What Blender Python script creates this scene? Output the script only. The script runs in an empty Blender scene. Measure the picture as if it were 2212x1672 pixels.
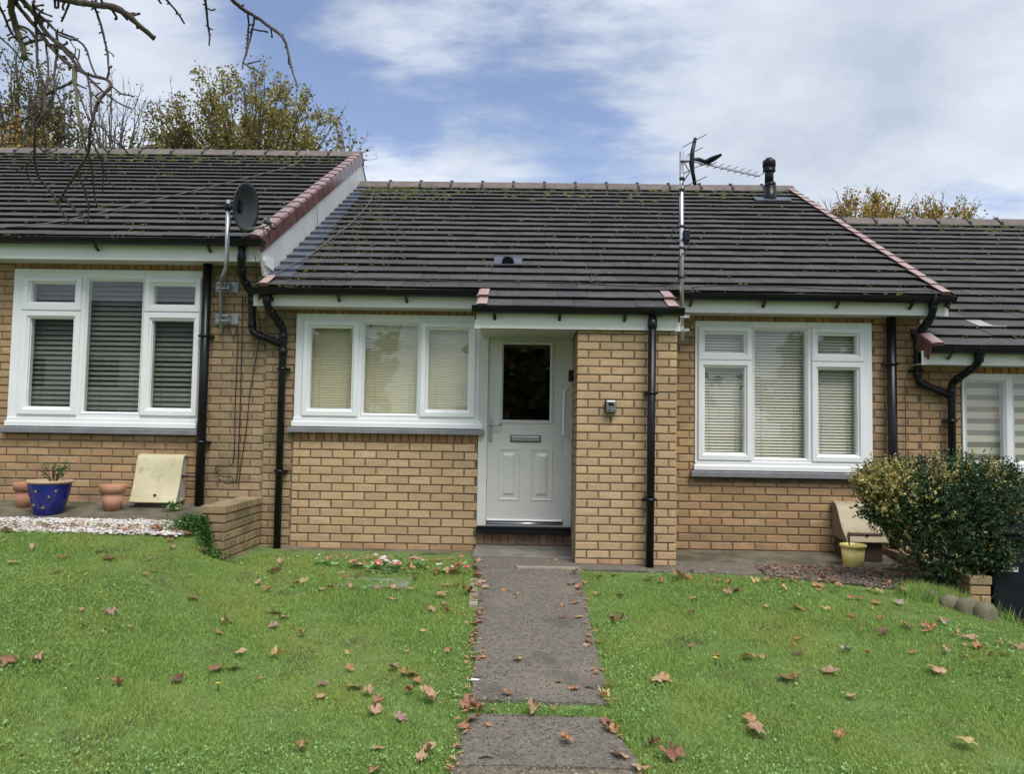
import bpy, bmesh, math, random
import numpy as np
from mathutils import Vector, Matrix
R = math.radians
rng = random.Random(7)
nr = np.random.RandomState(11)
S = bpy.context.scene
C = S.collection

# ------------------------------------------------------------------ camera
F_PX, CX, CY, ZC = 1650.0, 1106.0, 836.0, 1.09
_psi, _p, _rho = 29 / F_PX, math.atan(.055), .0165
_fh = Vector((-math.sin(_psi), math.cos(_psi), 0)); _r0 = Vector((math.cos(_psi), math.sin(_psi), 0)); _z = Vector((0, 0, 1))
FW = math.cos(_p) * _fh + math.sin(_p) * _z; _u0 = -math.sin(_p) * _fh + math.cos(_p) * _z
RT = math.cos(_rho) * _r0 + math.sin(_rho) * _u0; UP = math.cos(_rho) * _u0 - math.sin(_rho) * _r0
EYE = Vector((0, 0, ZC))
cd = bpy.data.cameras.new('camera'); cam = bpy.data.objects.new('camera', cd); C.objects.link(cam)
cd.sensor_width = 36; cd.lens = 36 * F_PX / 2212; cd.clip_start = .05; cd.clip_end = 1500
m3 = Matrix((RT, UP, -FW)).transposed()
cam.matrix_world = Matrix.Translation(EYE) @ m3.to_4x4()
S.camera = cam

def ray(x, y):
    return FW + (x - CX) / F_PX * RT - (y - CY) / F_PX * UP
def at(x, y, Y):
    d = ray(x, y); return EYE + d * (Y / d.y)
def dirn(x, y):
    return ray(x, y).normalized()

# ------------------------------------------------------------------ world
SUN_EL, SUN_AZ = R(57), R(25)           # azimuth measured from -Y (behind the camera) towards +X
to_sun = Vector((math.sin(SUN_AZ) * math.cos(SUN_EL), -math.cos(SUN_AZ) * math.cos(SUN_EL), math.sin(SUN_EL)))
W = bpy.data.worlds.new('World'); S.world = W; W.use_nodes = True
nt = W.node_tree; nt.nodes.clear()
def N(t, **k):
    n = nt.nodes.new(t)
    for a, b in k.items(): setattr(n, a, b)
    return n
def Lk(a, b): nt.links.new(a, b)
out = N('ShaderNodeOutputWorld'); bg = N('ShaderNodeBackground'); Lk(bg.outputs[0], out.inputs[0])
sky = N('ShaderNodeTexSky', sky_type='NISHITA', sun_disc=False)
sky.sun_elevation = SUN_EL
sky.sun_rotation = math.atan2(to_sun.x, to_sun.y)
sky.ozone_density = 2.0; sky.air_density = 1.0
bg.inputs[1].default_value = .093
tc = N('ShaderNodeTexCoord')
def vmath(op, a=None, b=None, bv=None):
    n = N('ShaderNodeVectorMath', operation=op)
    if a: Lk(a, n.inputs[0])
    if b: Lk(b, n.inputs[1])
    if bv is not None: n.inputs[1].default_value = bv
    return n
def fmath(op, a, b, clamp=False):
    n = N('ShaderNodeMath', operation=op, use_clamp=clamp)
    for i, v in enumerate((a, b)):
        if hasattr(v, 'links') or hasattr(v, 'is_linked'): Lk(v, n.inputs[i])
        else: n.inputs[i].default_value = v
    return n.outputs[0]
D = tc.outputs['Generated']
# project on a cloud plane so that clouds flatten towards the horizon
sep = N('ShaderNodeSeparateXYZ'); Lk(D, sep.inputs[0])
zz = fmath('ADD', fmath('MAXIMUM', sep.outputs[2], 0.0), .28)
comb = N('ShaderNodeCombineXYZ'); Lk(fmath('DIVIDE', sep.outputs[0], zz), comb.inputs[0]); Lk(fmath('DIVIDE', sep.outputs[1], zz), comb.inputs[1])
def noise(vec, scale, detail=7, rough=.55, dist=0., off=(0, 0, 0)):
    mp = N('ShaderNodeMapping'); mp.inputs['Location'].default_value = off; Lk(vec, mp.inputs[0])
    n = N('ShaderNodeTexNoise'); n.inputs['Scale'].default_value = scale; n.inputs['Detail'].default_value = detail
    n.inputs['Roughness'].default_value = rough; n.inputs['Distortion'].default_value = dist; Lk(mp.outputs[0], n.inputs[0]); return n.outputs[0]
mpst = N('ShaderNodeMapping'); mpst.inputs['Rotation'].default_value = (0, 0, R(25)); mpst.inputs['Scale'].default_value = (.8, 1.7, 1); Lk(comb.outputs[0], mpst.inputs[0])
cl = noise(mpst.outputs[0], 2.0, 8, .58, .25, (3.2, 1.1, 0))
fine = noise(mpst.outputs[0], 6.0, 10, .62, .1, (1.2, 4.1, 0))
cover = fmath('ADD', fmath('MULTIPLY', cl, .55), fmath('MULTIPLY', fine, .45))
def blob(x, y, rad, amt):
    n = vmath('DISTANCE', D, bv=dirn(x, y))
    mr = N('ShaderNodeMapRange', interpolation_type='SMOOTHSTEP'); mr.inputs[1].default_value = 0; mr.inputs[2].default_value = rad
    mr.inputs[3].default_value = amt; mr.inputs[4].default_value = 0; Lk(n.outputs['Value'], mr.inputs[0]); return mr.outputs[0]
for b in [(620, 130, .13, -.2), (790, 250, .10, -.17), (1120, 25, .2, -.14), (1250, 260, .14, -.08), (960, 170, .12, -.03), (1420, 40, .12, -.08), (560, 0, .13, -.14), (880, 290, .07, -.13), (2090, 465, .1, -.12), (1300, 330, .12, -.06),
          (330, 120, .18, .08), (830, 335, .06, .12), (1500, 150, .3, .05), (1950, 180, .3, .16)]:
    cover = fmath('ADD', cover, blob(*b))
mr = N('ShaderNodeMapRange', interpolation_type='SMOOTHSTEP'); mr.inputs[1].default_value = .30; mr.inputs[2].default_value = .58; Lk(cover, mr.inputs[0])
mask = mr.outputs[0]
shade = noise(comb.outputs[0], 3.4, 9, .58, .0, (7.7, 2.3, 0))
bright = fmath('ADD', shade, blob(2140, 300, .14, .24)); bright = fmath('ADD', bright, blob(1950, 90, .3, -.18)); bright = fmath('ADD', bright, blob(350, 180, .25, .03)); bright = fmath('ADD', bright, blob(820, 330, .1, .2))
cr = N('ShaderNodeValToRGB'); Lk(bright, cr.inputs[0])
cr.color_ramp.elements[0].position = .26; cr.color_ramp.elements[0].color = (2.65, 3.0, 3.6, 1)
cr.color_ramp.elements[1].position = .7; cr.color_ramp.elements[1].color = (4.1, 4.42, 4.95, 1)
tint = N('ShaderNodeMix', data_type='RGBA', blend_type='MULTIPLY'); tint.inputs[0].default_value = 1
Lk(sky.outputs[0], tint.inputs[6]); tint.inputs[7].default_value = (1.05, .92, .9, 1)
mx = N('ShaderNodeMix', data_type='RGBA'); Lk(mask, mx.inputs[0]); Lk(tint.outputs[2], mx.inputs[6]); Lk(cr.outputs[0], mx.inputs[7])
Lk(mx.outputs[2], bg.inputs[0])

# ------------------------------------------------------------------ sun, exposure
sd = bpy.data.lights.new('sun', 'SUN'); sd.energy = 1.5; sd.angle = R(32); sd.color = (1, .965, .9)
so = bpy.data.objects.new('sun', sd); C.objects.link(so); so.rotation_euler = to_sun.to_track_quat('Z', 'Y').to_euler(); so.location = (0, 0, 30)
S.view_settings.view_transform = 'Standard'; S.view_settings.look = 'None'; S.view_settings.gamma = 1; S.view_settings.use_curve_mapping = False
S.view_settings.exposure = 1.12
S.render.engine = 'CYCLES'
S.cycles.max_bounces = 8; S.cycles.transparent_max_bounces = 12

# ------------------------------------------------------------------ materials
def M(name, c1, c2=None, scale=6., rough=.6, bump=0., bscale=80., rnd=0., metal=0., spots=(), stretch=(1, 1, 1), spec=.5, trans=0., hue=0., patch=None, contrast=(.35, .65), bdist=.004):
    global nt
    m = bpy.data.materials.new(name); m.use_nodes = True; nt = m.node_tree
    bs = nt.nodes['Principled BSDF']; bs.inputs['Roughness'].default_value = rough; bs.inputs['Metallic'].default_value = metal
    bs.inputs['Specular IOR Level'].default_value = spec
    geo = N('ShaderNodeNewGeometry'); P = geo.outputs['Position']
    mp = N('ShaderNodeMapping'); mp.inputs['Scale'].default_value = stretch; Lk(P, mp.inputs[0]); P = mp.outputs[0]
    col = None
    def mixc(fac, a, b, mode='MIX'):
        n = N('ShaderNodeMix', data_type='RGBA', blend_type=mode)
        if hasattr(fac, 'is_linked'): Lk(fac, n.inputs[0])
        else: n.inputs[0].default_value = fac
        for i, v in ((6, a), (7, b)):
            if hasattr(v, 'is_linked'): Lk(v, n.inputs[i])
            else: n.inputs[i].default_value = (*v, 1)
        return n.outputs[2]
    def rng_(v, a, b, smooth=True):
        n = N('ShaderNodeMapRange', interpolation_type='SMOOTHSTEP' if smooth else 'LINEAR'); n.inputs[1].default_value = a; n.inputs[2].default_value = b; Lk(v, n.inputs[0]); return n.outputs[0]
    if c2: col = mixc(rng_(noise(P, scale, 5, .6), *contrast), c1, c2)
    else:
        n = N('ShaderNodeRGB'); n.outputs[0].default_value = (*c1, 1); col = n.outputs[0]
    if rnd or hue:
        oi = N('ShaderNodeObjectInfo'); rv = fmath('FRACT', fmath('ADD', oi.outputs['Random'], geo.outputs['Random Per Island']), 0.)
        if hue:
            col = mixc(fmath('FRACT', fmath('MULTIPLY', rv, 7.31), 0.), col, hue)
        hs = N('ShaderNodeHueSaturation'); Lk(col, hs.inputs['Color']); Lk(fmath('ADD', fmath('MULTIPLY', rv, rnd), 1 - rnd / 2), hs.inputs['Value']); col = hs.outputs[0]
    if patch:
        pc, ps, a, b = patch; col = mixc(rng_(noise(P, ps, 4, .55, 0, (9, 3, 1)), a, b), col, pc)
    for i, (sc_, ss, a, b, am) in enumerate(spots):
        f = rng_(noise(P, ss, 3, .5, 0, (5 + i * 3, 2, 8)), a, b)
        col = mixc(fmath('MULTIPLY', f, am), col, sc_)
    Lk(col, bs.inputs['Base Color'])
    if bump:
        bn = N('ShaderNodeBump'); bn.inputs['Strength'].default_value = bump; bn.inputs['Distance'].default_value = bdist
        Lk(noise(P, bscale, 5, .6), bn.inputs['Height']); Lk(bn.outputs[0], bs.inputs['Normal'])
    if trans:
        tr = N('ShaderNodeBsdfTranslucent'); Lk(col, tr.inputs[0]); ms = N('ShaderNodeMixShader'); ms.inputs[0].default_value = trans
        o = nt.nodes['Material Output']; Lk(bs.outputs[0], ms.inputs[1]); Lk(tr.outputs[0], ms.inputs[2]); Lk(ms.outputs[0], o.inputs[0])
    return m
def glass_mat(name, tint=(1, 1, 1), boost=1.):
    global nt
    m = bpy.data.materials.new(name); m.use_nodes = True; nt = m.node_tree
    nt.nodes.remove(nt.nodes['Principled BSDF']); o = nt.nodes['Material Output']
    t = N('ShaderNodeBsdfTransparent'); t.inputs[0].default_value = (*tint, 1); g = N('ShaderNodeBsdfGlossy'); g.inputs['Roughness'].default_value = .015
    fr = N('ShaderNodeFresnel'); gg = N('ShaderNodeNewGeometry'); Lk(fmath('SUBTRACT', 1.5, fmath('MULTIPLY', gg.outputs['Backfacing'], 1.5 - 1 / 1.5)), fr.inputs[0])
    f = fmath('MULTIPLY', fr.outputs[0], boost, True)
    ms = N('ShaderNodeMixShader'); Lk(f, ms.inputs[0]); Lk(t.outputs[0], ms.inputs[1]); Lk(g.outputs[0], ms.inputs[2]); Lk(ms.outputs[0], o.inputs[0])
    return m

dk = (.015, .012, .01)
MT = dict(
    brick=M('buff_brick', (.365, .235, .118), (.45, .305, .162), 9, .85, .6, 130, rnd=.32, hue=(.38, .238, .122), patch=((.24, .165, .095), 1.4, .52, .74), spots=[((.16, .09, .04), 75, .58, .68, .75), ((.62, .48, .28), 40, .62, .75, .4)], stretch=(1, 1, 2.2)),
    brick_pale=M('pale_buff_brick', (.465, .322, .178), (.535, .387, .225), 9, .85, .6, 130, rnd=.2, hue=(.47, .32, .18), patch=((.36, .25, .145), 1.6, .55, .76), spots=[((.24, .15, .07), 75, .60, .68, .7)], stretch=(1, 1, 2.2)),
    brick_red=M('orange_brick', (.40, .2, .095), (.46, .27, .13), 9, .85, .6, 130, rnd=.4, hue=(.34, .18, .09), spots=[((.12, .07, .035), 75, .58, .68, .7)]),
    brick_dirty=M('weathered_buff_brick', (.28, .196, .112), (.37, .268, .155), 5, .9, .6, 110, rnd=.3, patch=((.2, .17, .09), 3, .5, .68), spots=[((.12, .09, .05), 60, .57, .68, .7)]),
    mortar=M('dark_mortar', (.125, .088, .055), (.19, .14, .09), 12, .95, .5, 150, spots=[((.45, .4, .33), 9, .68, .75, .5)]),
    tile=M('concrete_roof_tile', (.044, .043, .046), (.072, .07, .073), 3.5, .8, .5, 120, rnd=.35, hue=(.068, .062, .062), patch=((.05, .048, .04), 1.6, .5, .75), spots=[((.05, .06, .02), 14, .63, .72, .6), ((.42, .42, .4), 17, .71, .755, .8), ((.03, .025, .022), 22, .62, .7, .6)]),
    tile_bare=M('bare_light_tile', (.3, .29, .28), (.4, .39, .37), 8, .8, .4, 120),
    ridge=M('ridge_tile_brown', (.12, .10, .088), (.16, .138, .122), 6, .85, .4, 100, rnd=.15, spots=[((.1, .08, .06), 18, .6, .7, .5)]),
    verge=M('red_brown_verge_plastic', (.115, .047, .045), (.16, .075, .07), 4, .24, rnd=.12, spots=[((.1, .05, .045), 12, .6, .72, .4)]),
    verge_pale=M('sky_lit_pink_verge_plastic', (.36, .245, .23), (.44, .32, .295), 4, .42, rnd=.2, spots=[((.14, .09, .08), 14, .58, .7, .5)]),
    verge_top=M('sky_lit_verge_top', (.27, .17, .165), (.34, .225, .215), 4, .35, rnd=.15, spots=[((.14, .08, .075), 14, .62, .72, .4)]),  # both paler verge colours have the sky's reflection painted in
    brick_warm=M('warm_buff_brick', (.37, .225, .115), (.44, .28, .155), 9, .85, .6, 130, rnd=.3, spots=[((.14, .085, .045), 75, .58, .68, .7)]),
    brick_dark=M('dark_riser_brick', (.17, .105, .07), (.24, .155, .1), 9, .85, .6, 130, rnd=.3),
    moss=M('roof_moss', (.085, .095, .014), (.15, .15, .028), 14, .95, .8, 200, rnd=.5, hue=(.05, .07, .012), trans=.1),
    moss_dark=M('dark_moss', (.035, .04, .012), (.07, .075, .02), 14, .95, .8, 200, rnd=.5),
    lead=M('lead_flashing', (.06, .07, .095), (.10, .115, .15), 5, .5, .2, 40, rnd=.1, spec=.5),
    upvc=M('white_upvc', (.80, .82, .83), (.76, .78, .78), 2, .28, spots=[((.6, .6, .56), 7, .66, .8, .25)]),
    upvc_old=M('white_fascia', (.76, .77, .73), (.82, .83, .79), 1.5, .35, stretch=(1, 1, 6), spots=[((.5, .49, .42), 6, .58, .75, .35)]),
    barge=M('grey_bargeboard', (.55, .55, .53), (.62, .62, .6), 3, .5, spots=[((.42, .42, .38), 5, .6, .75, .4)]),
    sillgrey=M('grey_sill_paint', (.17, .175, .19), (.22, .22, .235), 7, .5, .2, 60),
    black=M('black_pvc', (.004, .0045, .007), (.007, .0075, .01), 5, .34, rnd=.2, spec=.35, spots=[((.03, .028, .024), 9, .68, .82, .3)]),
    door=M('pale_grey_door', (.56, .565, .54), (.6, .605, .58), 2, .34),
    dframe=M('cream_door_frame', (.62, .62, .575), (.66, .66, .61), 3, .35),
    steel=M('satin_steel', (.5, .5, .5), None, 5, .28, metal=1),
    galv=M('galvanised_steel', (.36, .39, .40), (.46, .49, .5), 14, .45, metal=.75),
    alu=M('aluminium', (.62, .63, .66), None, 5, .3, metal=.9),
    dish=M('dark_grey_dish_mesh', (.028, .031, .035), (.042, .046, .05), 5, .42, .25, 300),
    dgrey=M('dark_grey_plastic', (.028, .028, .03), (.042, .042, .044), 8, .45),
    glass=glass_mat('window_glass', (.95, .96, .95), 1.5), doorglass=glass_mat('door_glass', (.16, .19, .185), 3.2),
    dark=M('dark_interior', (.03, .03, .028), (.04, .038, .035), 2, .9),
    slat_dark=M('olive_grey_slat', (.2, .21, .175), (.25, .255, .21), 3, .5, rnd=.1),
    slat_cream=M('cream_slat', (.70, .645, .44), (.74, .685, .47), 3, .5, rnd=.06),
    slat_pale=M('pale_ivory_slat', (.80, .77, .64), (.84, .81, .68), 3, .5, rnd=.06),
    band_l=M('pale_fabric', (.74, .68, .56), (.78, .72, .6), 60, .9), band_d=M('taupe_fabric', (.29, .27, .25), (.33, .31, .28), 60, .9),
    gas=M('cream_meter_box', (.52, .47, .29), (.6, .545, .36), 4, .5, .1, 50, patch=((.38, .35, .19), 7, .58, .74), spots=[((.28, .26, .15), 22, .66, .75, .4)]),
    gas_b=M('brown_meter_box', (.33, .275, .17), (.38, .315, .2), 3, .5, .1, 50, patch=((.28, .225, .13), 6, .55, .72)),
    gasbase=M('dark_brown_base', (.07, .045, .035), (.10, .065, .05), 8, .6),
    gasside=M('faded_grey_side', (.42, .39, .35), (.5, .46, .42), 5, .6), gasside_b=M('brown_side', (.22, .15, .11), (.28, .2, .15), 5, .6),
    terracotta=M('terracotta', (.42, .2, .12), (.5, .27, .17), 7, .9, .3, 80, spots=[((.55, .42, .33), 9, .6, .75, .45)]),
    blueglaze=M('blue_glaze', (.005, .011, .115), (.01, .02, .19), 6, .14, spec=.6, spots=[((.06, .07, .2), 10, .62, .75, .5)]),
    potrim=M('unglazed_rim', (.46, .33, .2), (.53, .4, .26), 12, .7),
    gold=M('gold_paint', (.5, .33, .1), None, 5, .4),
    yellowpot=M('yellow_pot_plastic', (.78, .66, .2), (.82, .7, .25), 5, .42, spots=[((.4, .33, .12), 12, .65, .78, .4)]),
    soil=M('soil', (.03, .022, .014), (.05, .038, .025), 30, .95, .8, 150),
    concrete=M('mossy_concrete', (.105, .092, .062), (.17, .15, .105), 6, .95, .7, 110, patch=((.07, .065, .04), 2.5, .48, .66), spots=[((.3, .27, .2), 30, .66, .73, .5), ((.035, .035, .02), 18, .6, .7, .6)]),
    cement=M('grey_cement', (.15, .14, .125), (.21, .195, .17), 5, .95, .5, 110, spots=[((.3, .28, .25), 24, .65, .73, .4), ((.07, .065, .055), 9, .58, .7, .5)]),
    asphalt=M('worn_asphalt', (.128, .112, .09), (.185, .163, .133), 30, .95, .7, 120, patch=((.2, .172, .135), 1.6, .55, .75), spots=[((.035, .03, .026), 70, .55, .63, .8), ((.34, .3, .25), 95, .64, .7, .75), ((.23, .17, .12), 45, .64, .7, .6), ((.07, .066, .046), 3, .54, .72, .55)], bdist=.006),
    asphalt_pale=M('exposed_aggregate', (.12, .10, .075), (.2, .165, .12), 25, .95, 1., 80, patch=((.3, .255, .18), 2.2, .5, .7), spots=[((.05, .042, .035), 60, .56, .64, .85), ((.46, .41, .33), 55, .6, .67, .85), ((.3, .22, .14), 40, .62, .68, .7)], bdist=.01),
    kerb=M('cement_edging', (.25, .225, .17), (.32, .29, .23), 14, .95, .5, 100),
    earth=M('lawn_soil', (.10, .155, .04), (.13, .195, .052), 9, .95, .6, 60, patch=((.055, .06, .025), 3, .5, .7)),
    land=M('far_ground', (.05, .08, .03), (.07, .1, .04), .3, .95),
    grass=M('grass_blade', (.235, .40, .095), (.285, .46, .115), 1.3, .5, rnd=.7, hue=(.38, .50, .15), trans=.45, spec=.3, patch=((.41, .49, .135), 1.2, .46, .66), spots=[((.4, .38, .14), 60, .68, .76, .5)]),
    clover=M('weed_leaf', (.17, .34, .09), (.23, .41, .12), 5, .5, rnd=.6, hue=(.27, .43, .17), trans=.25, spec=.3),
    ivy=M('small_dark_leaf', (.045, .13, .025), (.08, .18, .04), 9, .5, rnd=.6, trans=.25),
    pebble_w=M('white_pebble', (.62, .6, .57), (.74, .72, .69), 40, .8, rnd=.5, hue=(.5, .44, .4), spots=[((.35, .3, .28), 35, .62, .72, .5)]),
    pebble_b=M('brown_pebble', (.09, .068, .05), (.15, .115, .088), 40, .8, rnd=.9, hue=(.22, .19, .155)),
    stone=M('edging_stone', (.13, .12, .075), (.18, .165, .105), 12, .95, .7, 60, patch=((.1, .11, .05), 6, .52, .68)),
    bark=M('grey_bark', (.045, .033, .027), (.085, .064, .05), 26, .95, 1., 90, stretch=(1, 1, .5), patch=((.11, .115, .06), 7, .55, .7)),
    bark_moss=M('mossy_bark', (.085, .075, .035), (.13, .12, .06), 26, .95, 1., 90, patch=((.11, .115, .06), 9, .45, .65)),
    twig=M('twig_bark', (.045, .032, .028), (.08, .058, .05), 30, .9, .5, 120),
    fartwig=M('far_bark', (.07, .06, .052), (.12, .105, .09), 5, .95),
    leaf_y=M('autumn_yellow_leaf', (.36, .285, .07), (.48, .37, .095), .9, .6, rnd=.7, hue=(.25, .235, .06), trans=.35),
    leaf_b=M('dull_brown_green_leaf', (.2, .16, .07), (.28, .22, .1), 1.2, .6, rnd=.7, hue=(.10, .105, .04), trans=.3),
    leaf_d=M('dark_green_tree_leaf', (.09, .10, .03), (.14, .14, .04), 1.2, .6, rnd=.6, hue=(.13, .11, .02), trans=.3),
    leaf_o=M('orange_leaf', (.42, .24, .05), (.5, .31, .07), 1.2, .6, rnd=.5, trans=.35),
    bush_g=M('dark_evergreen_leaf', (.024, .056, .019), (.045, .09, .03), 7, .38, rnd=.8, hue=(.038, .075, .025), trans=.12),
    bush_y=M('variegated_leaf', (.52, .43, .15), (.68, .58, .25), 9, .42, rnd=.5, hue=(.3, .28, .08), trans=.2),
    stem=M('plant_stem', (.06, .05, .03), (.1, .08, .05), 20, .8),
    rose=M('plant_leaf', (.04, .11, .03), (.07, .16, .05), 20, .5, rnd=.4, trans=.2),
    petal_r=M('red_petal', (.62, .05, .035), (.75, .16, .11), 30, .5, rnd=.4, trans=.25), petal_w=M('white_petal', (.82, .74, .72), (.85, .8, .78), 30, .5, rnd=.1, trans=.25),
    petal_p=M('salmon_petal', (.75, .36, .26), (.8, .46, .36), 30, .5, rnd=.3, trans=.25),
    bin=M('black_bin_plastic', (.006, .008, .013), (.01, .012, .018), 6, .5, .2, 200, spec=.3), white=M('white_sticker', (.8, .8, .8), None, 5, .5),
    cable=M('black_cable', (.015, .014, .013), None, 5, .5), cable_g=M('grey_cable', (.12, .115, .105), None, 5, .6),
    rail=M('white_rail', (.74, .75, .74), None, 5, .3), air=M('terracotta_airbrick', (.25, .15, .09), (.3, .19, .12), 20, .9),
    soffit=M('soffit_board', (.5, .5, .47), None, 5, .6), deck=M('roof_felt', (.02, .02, .02), None, 5, .9),
    sepia=M('grey_metal_cover', (.3, .29, .27), (.38, .37, .34), 20, .7, .4, 80),
    slabgrey=M('manhole_slab', (.2, .2, .18), (.26, .26, .23), 9, .9, .5, 80),
)
LEAFCOL = {
    'tan': M('dry_leaf_tan', (.43, .265, .16), (.54, .365, .235), 30, .65, .6, 90, rnd=.25, trans=.2, spots=[((.2, .1, .05), 45, .6, .7, .6)], bdist=.006),
    'orange brown': M('dry_leaf_orange', (.40, .195, .09), (.5, .28, .145), 30, .6, .6, 90, rnd=.25, trans=.2, spots=[((.18, .07, .03), 45, .6, .7, .6)], bdist=.006),
    'russet': M('dry_leaf_russet', (.28, .122, .07), (.37, .18, .105), 30, .6, .6, 90, rnd=.3, trans=.2, spots=[((.1, .04, .03), 45, .6, .7, .6)], bdist=.006),
    'purplish': M('dry_leaf_purple', (.30, .185, .14), (.39, .26, .2), 30, .65, .6, 90, rnd=.2, trans=.15, bdist=.006),
    'dark brown': M('dry_leaf_dark', (.15, .07, .05), (.22, .11, .075), 30, .6, .6, 90, rnd=.3, trans=.15, bdist=.006),
    'pale yellow': M('dry_leaf_yellow', (.58, .4, .15), (.64, .48, .22), 30, .6, .6, 90, rnd=.2, trans=.25, spots=[((.35, .2, .08), 45, .62, .7, .5)], bdist=.006),
    'greyish': M('dry_leaf_grey', (.33, .28, .22), (.4, .345, .28), 30, .7, .6, 90, rnd=.2, trans=.15, bdist=.006),
}

# ------------------------------------------------------------------ mesh helpers
class MB:
    def __init__(s): s.v = []; s.f = []; s.sm = []
    def add(s, vs, fs, smooth=False):
        b = len(s.v); s.v += [tuple(v) for v in vs]; s.f += [tuple(i + b for i in f) for f in fs]; s.sm += [smooth] * len(fs); return s
    def box(s, a, b, mtx=None):
        x0, y0, z0 = a; x1, y1, z1 = b
        vs = [Vector(p) for p in ((x0, y0, z0), (x1, y0, z0), (x1, y1, z0), (x0, y1, z0), (x0, y0, z1), (x1, y0, z1), (x1, y1, z1), (x0, y1, z1))]
        if mtx: vs = [mtx @ v for v in vs]
        return s.add(vs, [(0, 3, 2, 1), (4, 5, 6, 7), (0, 1, 5, 4), (1, 2, 6, 5), (2, 3, 7, 6), (3, 0, 4, 7)])
    def tube(s, pts, r, n=8, caps=True, smooth=True):
        pts = [Vector(p) for p in pts]; rs = list(r) if isinstance(r, (list, tuple)) else [r] * len(pts)
        ref = None; vs = []; fs = []
        for i, p in enumerate(pts):
            t = (pts[min(i + 1, len(pts) - 1)] - pts[max(i - 1, 0)])
            t = t.normalized() if t.length > 1e-9 else Vector((0, 0, 1))
            if ref is None: ref = t.orthogonal().normalized()
            else:
                ref = ref - t * ref.dot(t); ref = ref.normalized() if ref.length > 1e-6 else t.orthogonal().normalized()
            bi = t.cross(ref)
            for k in range(n):
                a = 2 * math.pi * k / n; vs.append(p + (ref * math.cos(a) + bi * math.sin(a)) * rs[i])
        for i in range(len(pts) - 1):
            for k in range(n):
                a = i * n + k; b = i * n + (k + 1) % n; fs.append((a, b, b + n, a + n))
        s.add(vs, fs, smooth)
        if caps:
            b = len(s.v) - len(vs)
            s.f += [tuple(b + k for k in reversed(range(n))), tuple(b + (len(pts) - 1) * n + k for k in range(n))]; s.sm += [False, False]
        return s
    def lathe(s, prof, center=(0, 0, 0), n=24, mtx=None, smooth=True, jit=0):
        cx, cy, cz = center; vs = []; fs = []
        for r, z in prof:
            for k in range(n):
                a = 2 * math.pi * k / n; v = Vector((cx + r * math.cos(a), cy + r * math.sin(a), cz + z)); vs.append(mtx @ v if mtx else v)
        for i in range(len(prof) - 1):
            for k in range(n):
                a = i * n + k; b = i * n + (k + 1) % n; fs.append((a, b, b + n, a + n))
        return s.add(vs, fs, smooth)
    def prism(s, poly, axis, a, b):
        """poly: 2D points in the plane normal to axis; extruded from a to b along the axis ('x': poly=(y,z), 'y': poly=(x,z), 'z': poly=(x,y))"""
        f = {'x': lambda p, t: (t, p[0], p[1]), 'y': lambda p, t: (p[0], t, p[1]), 'z': lambda p, t: (p[0], p[1], t)}[axis]
        n = len(poly); vs = [f(p, a) for p in poly] + [f(p, b) for p in poly]
        fs = [tuple(range(n)), tuple(reversed(range(n, 2 * n)))] + [(i + n, (i + 1) % n + n, (i + 1) % n, i) for i in range(n)]
        return s.add(vs, fs)
    def ring(s, x0, x1, z0, z1, prof):
        """mitred rectangular ring in the XZ plane; prof: list of (inset, y)"""
        vs = []; m = len(prof)
        for ins, y in prof:
            vs += [(x0 + ins, y, z0 + ins), (x1 - ins, y, z0 + ins), (x1 - ins, y, z1 - ins), (x0 + ins, y, z1 - ins)]
        fs = [(i * 4 + k, i * 4 + (k + 1) % 4, (i + 1) * 4 + (k + 1) % 4, (i + 1) * 4 + k) for i in range(m - 1) for k in range(4)]
        return s.add(vs, fs)
    def mesh(s, name, recalc=True):
        me = bpy.data.meshes.new(name); me.from_pydata(s.v, [], s.f); me.polygons.foreach_set('use_smooth', s.sm)
        if recalc:
            bm = bmesh.new(); bm.from_mesh(me); bmesh.ops.recalc_face_normals(bm, faces=bm.faces); bm.to_mesh(me); bm.free()
        me.update(); return me
    def build(s, name, mat, parent=None, recalc=True, bevel=0, **tags):
        return link(name, s.mesh(name, recalc), mat, parent, bevel=bevel, **tags)
def link(name, me, mat, parent=None, bevel=0, **tags):
    o = bpy.data.objects.new(name, me); C.objects.link(o)
    if mat is not None and not me.materials: me.materials.append(MT[mat] if isinstance(mat, str) else mat)
    if parent is not None: attach(o, parent)
    if bevel:
        b = o.modifiers.new('bevel', 'BEVEL'); b.width = bevel; b.segments = 2; b.limit_method = 'ANGLE'; b.angle_limit = R(40)
    for k, v in tags.items(): o[k] = v
    return o
WLOC = {}
def attach(o, p):
    o.parent = p; o.matrix_parent_inverse = Matrix.Translation(-WLOC.get(p.name, Vector((0, 0, 0))))
def thing(name, label, cat, loc, group=None):
    o = bpy.data.objects.new(name, None); C.objects.link(o); o.location = loc; o.empty_display_size = .2
    o['label'] = label; o['category'] = cat
    if group: o['group'] = group
    WLOC[o.name] = Vector(loc); return o
def part_empty(name, parent, loc):
    o = bpy.data.objects.new(name, None); C.objects.link(o); o.location = loc; attach(o, parent); WLOC[o.name] = Vector(loc); return o
def tag(o, label, cat, group=None):
    o['label'] = label; o['category'] = cat
    if group: o['group'] = group
    return o
def inst(name, me, parent, mtx, **tags):
    o = bpy.data.objects.new(name, me); C.objects.link(o)
    if parent is not None: attach(o, parent)
    o.matrix_basis = mtx
    for k, v in tags.items(): o[k] = v
    return o
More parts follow.
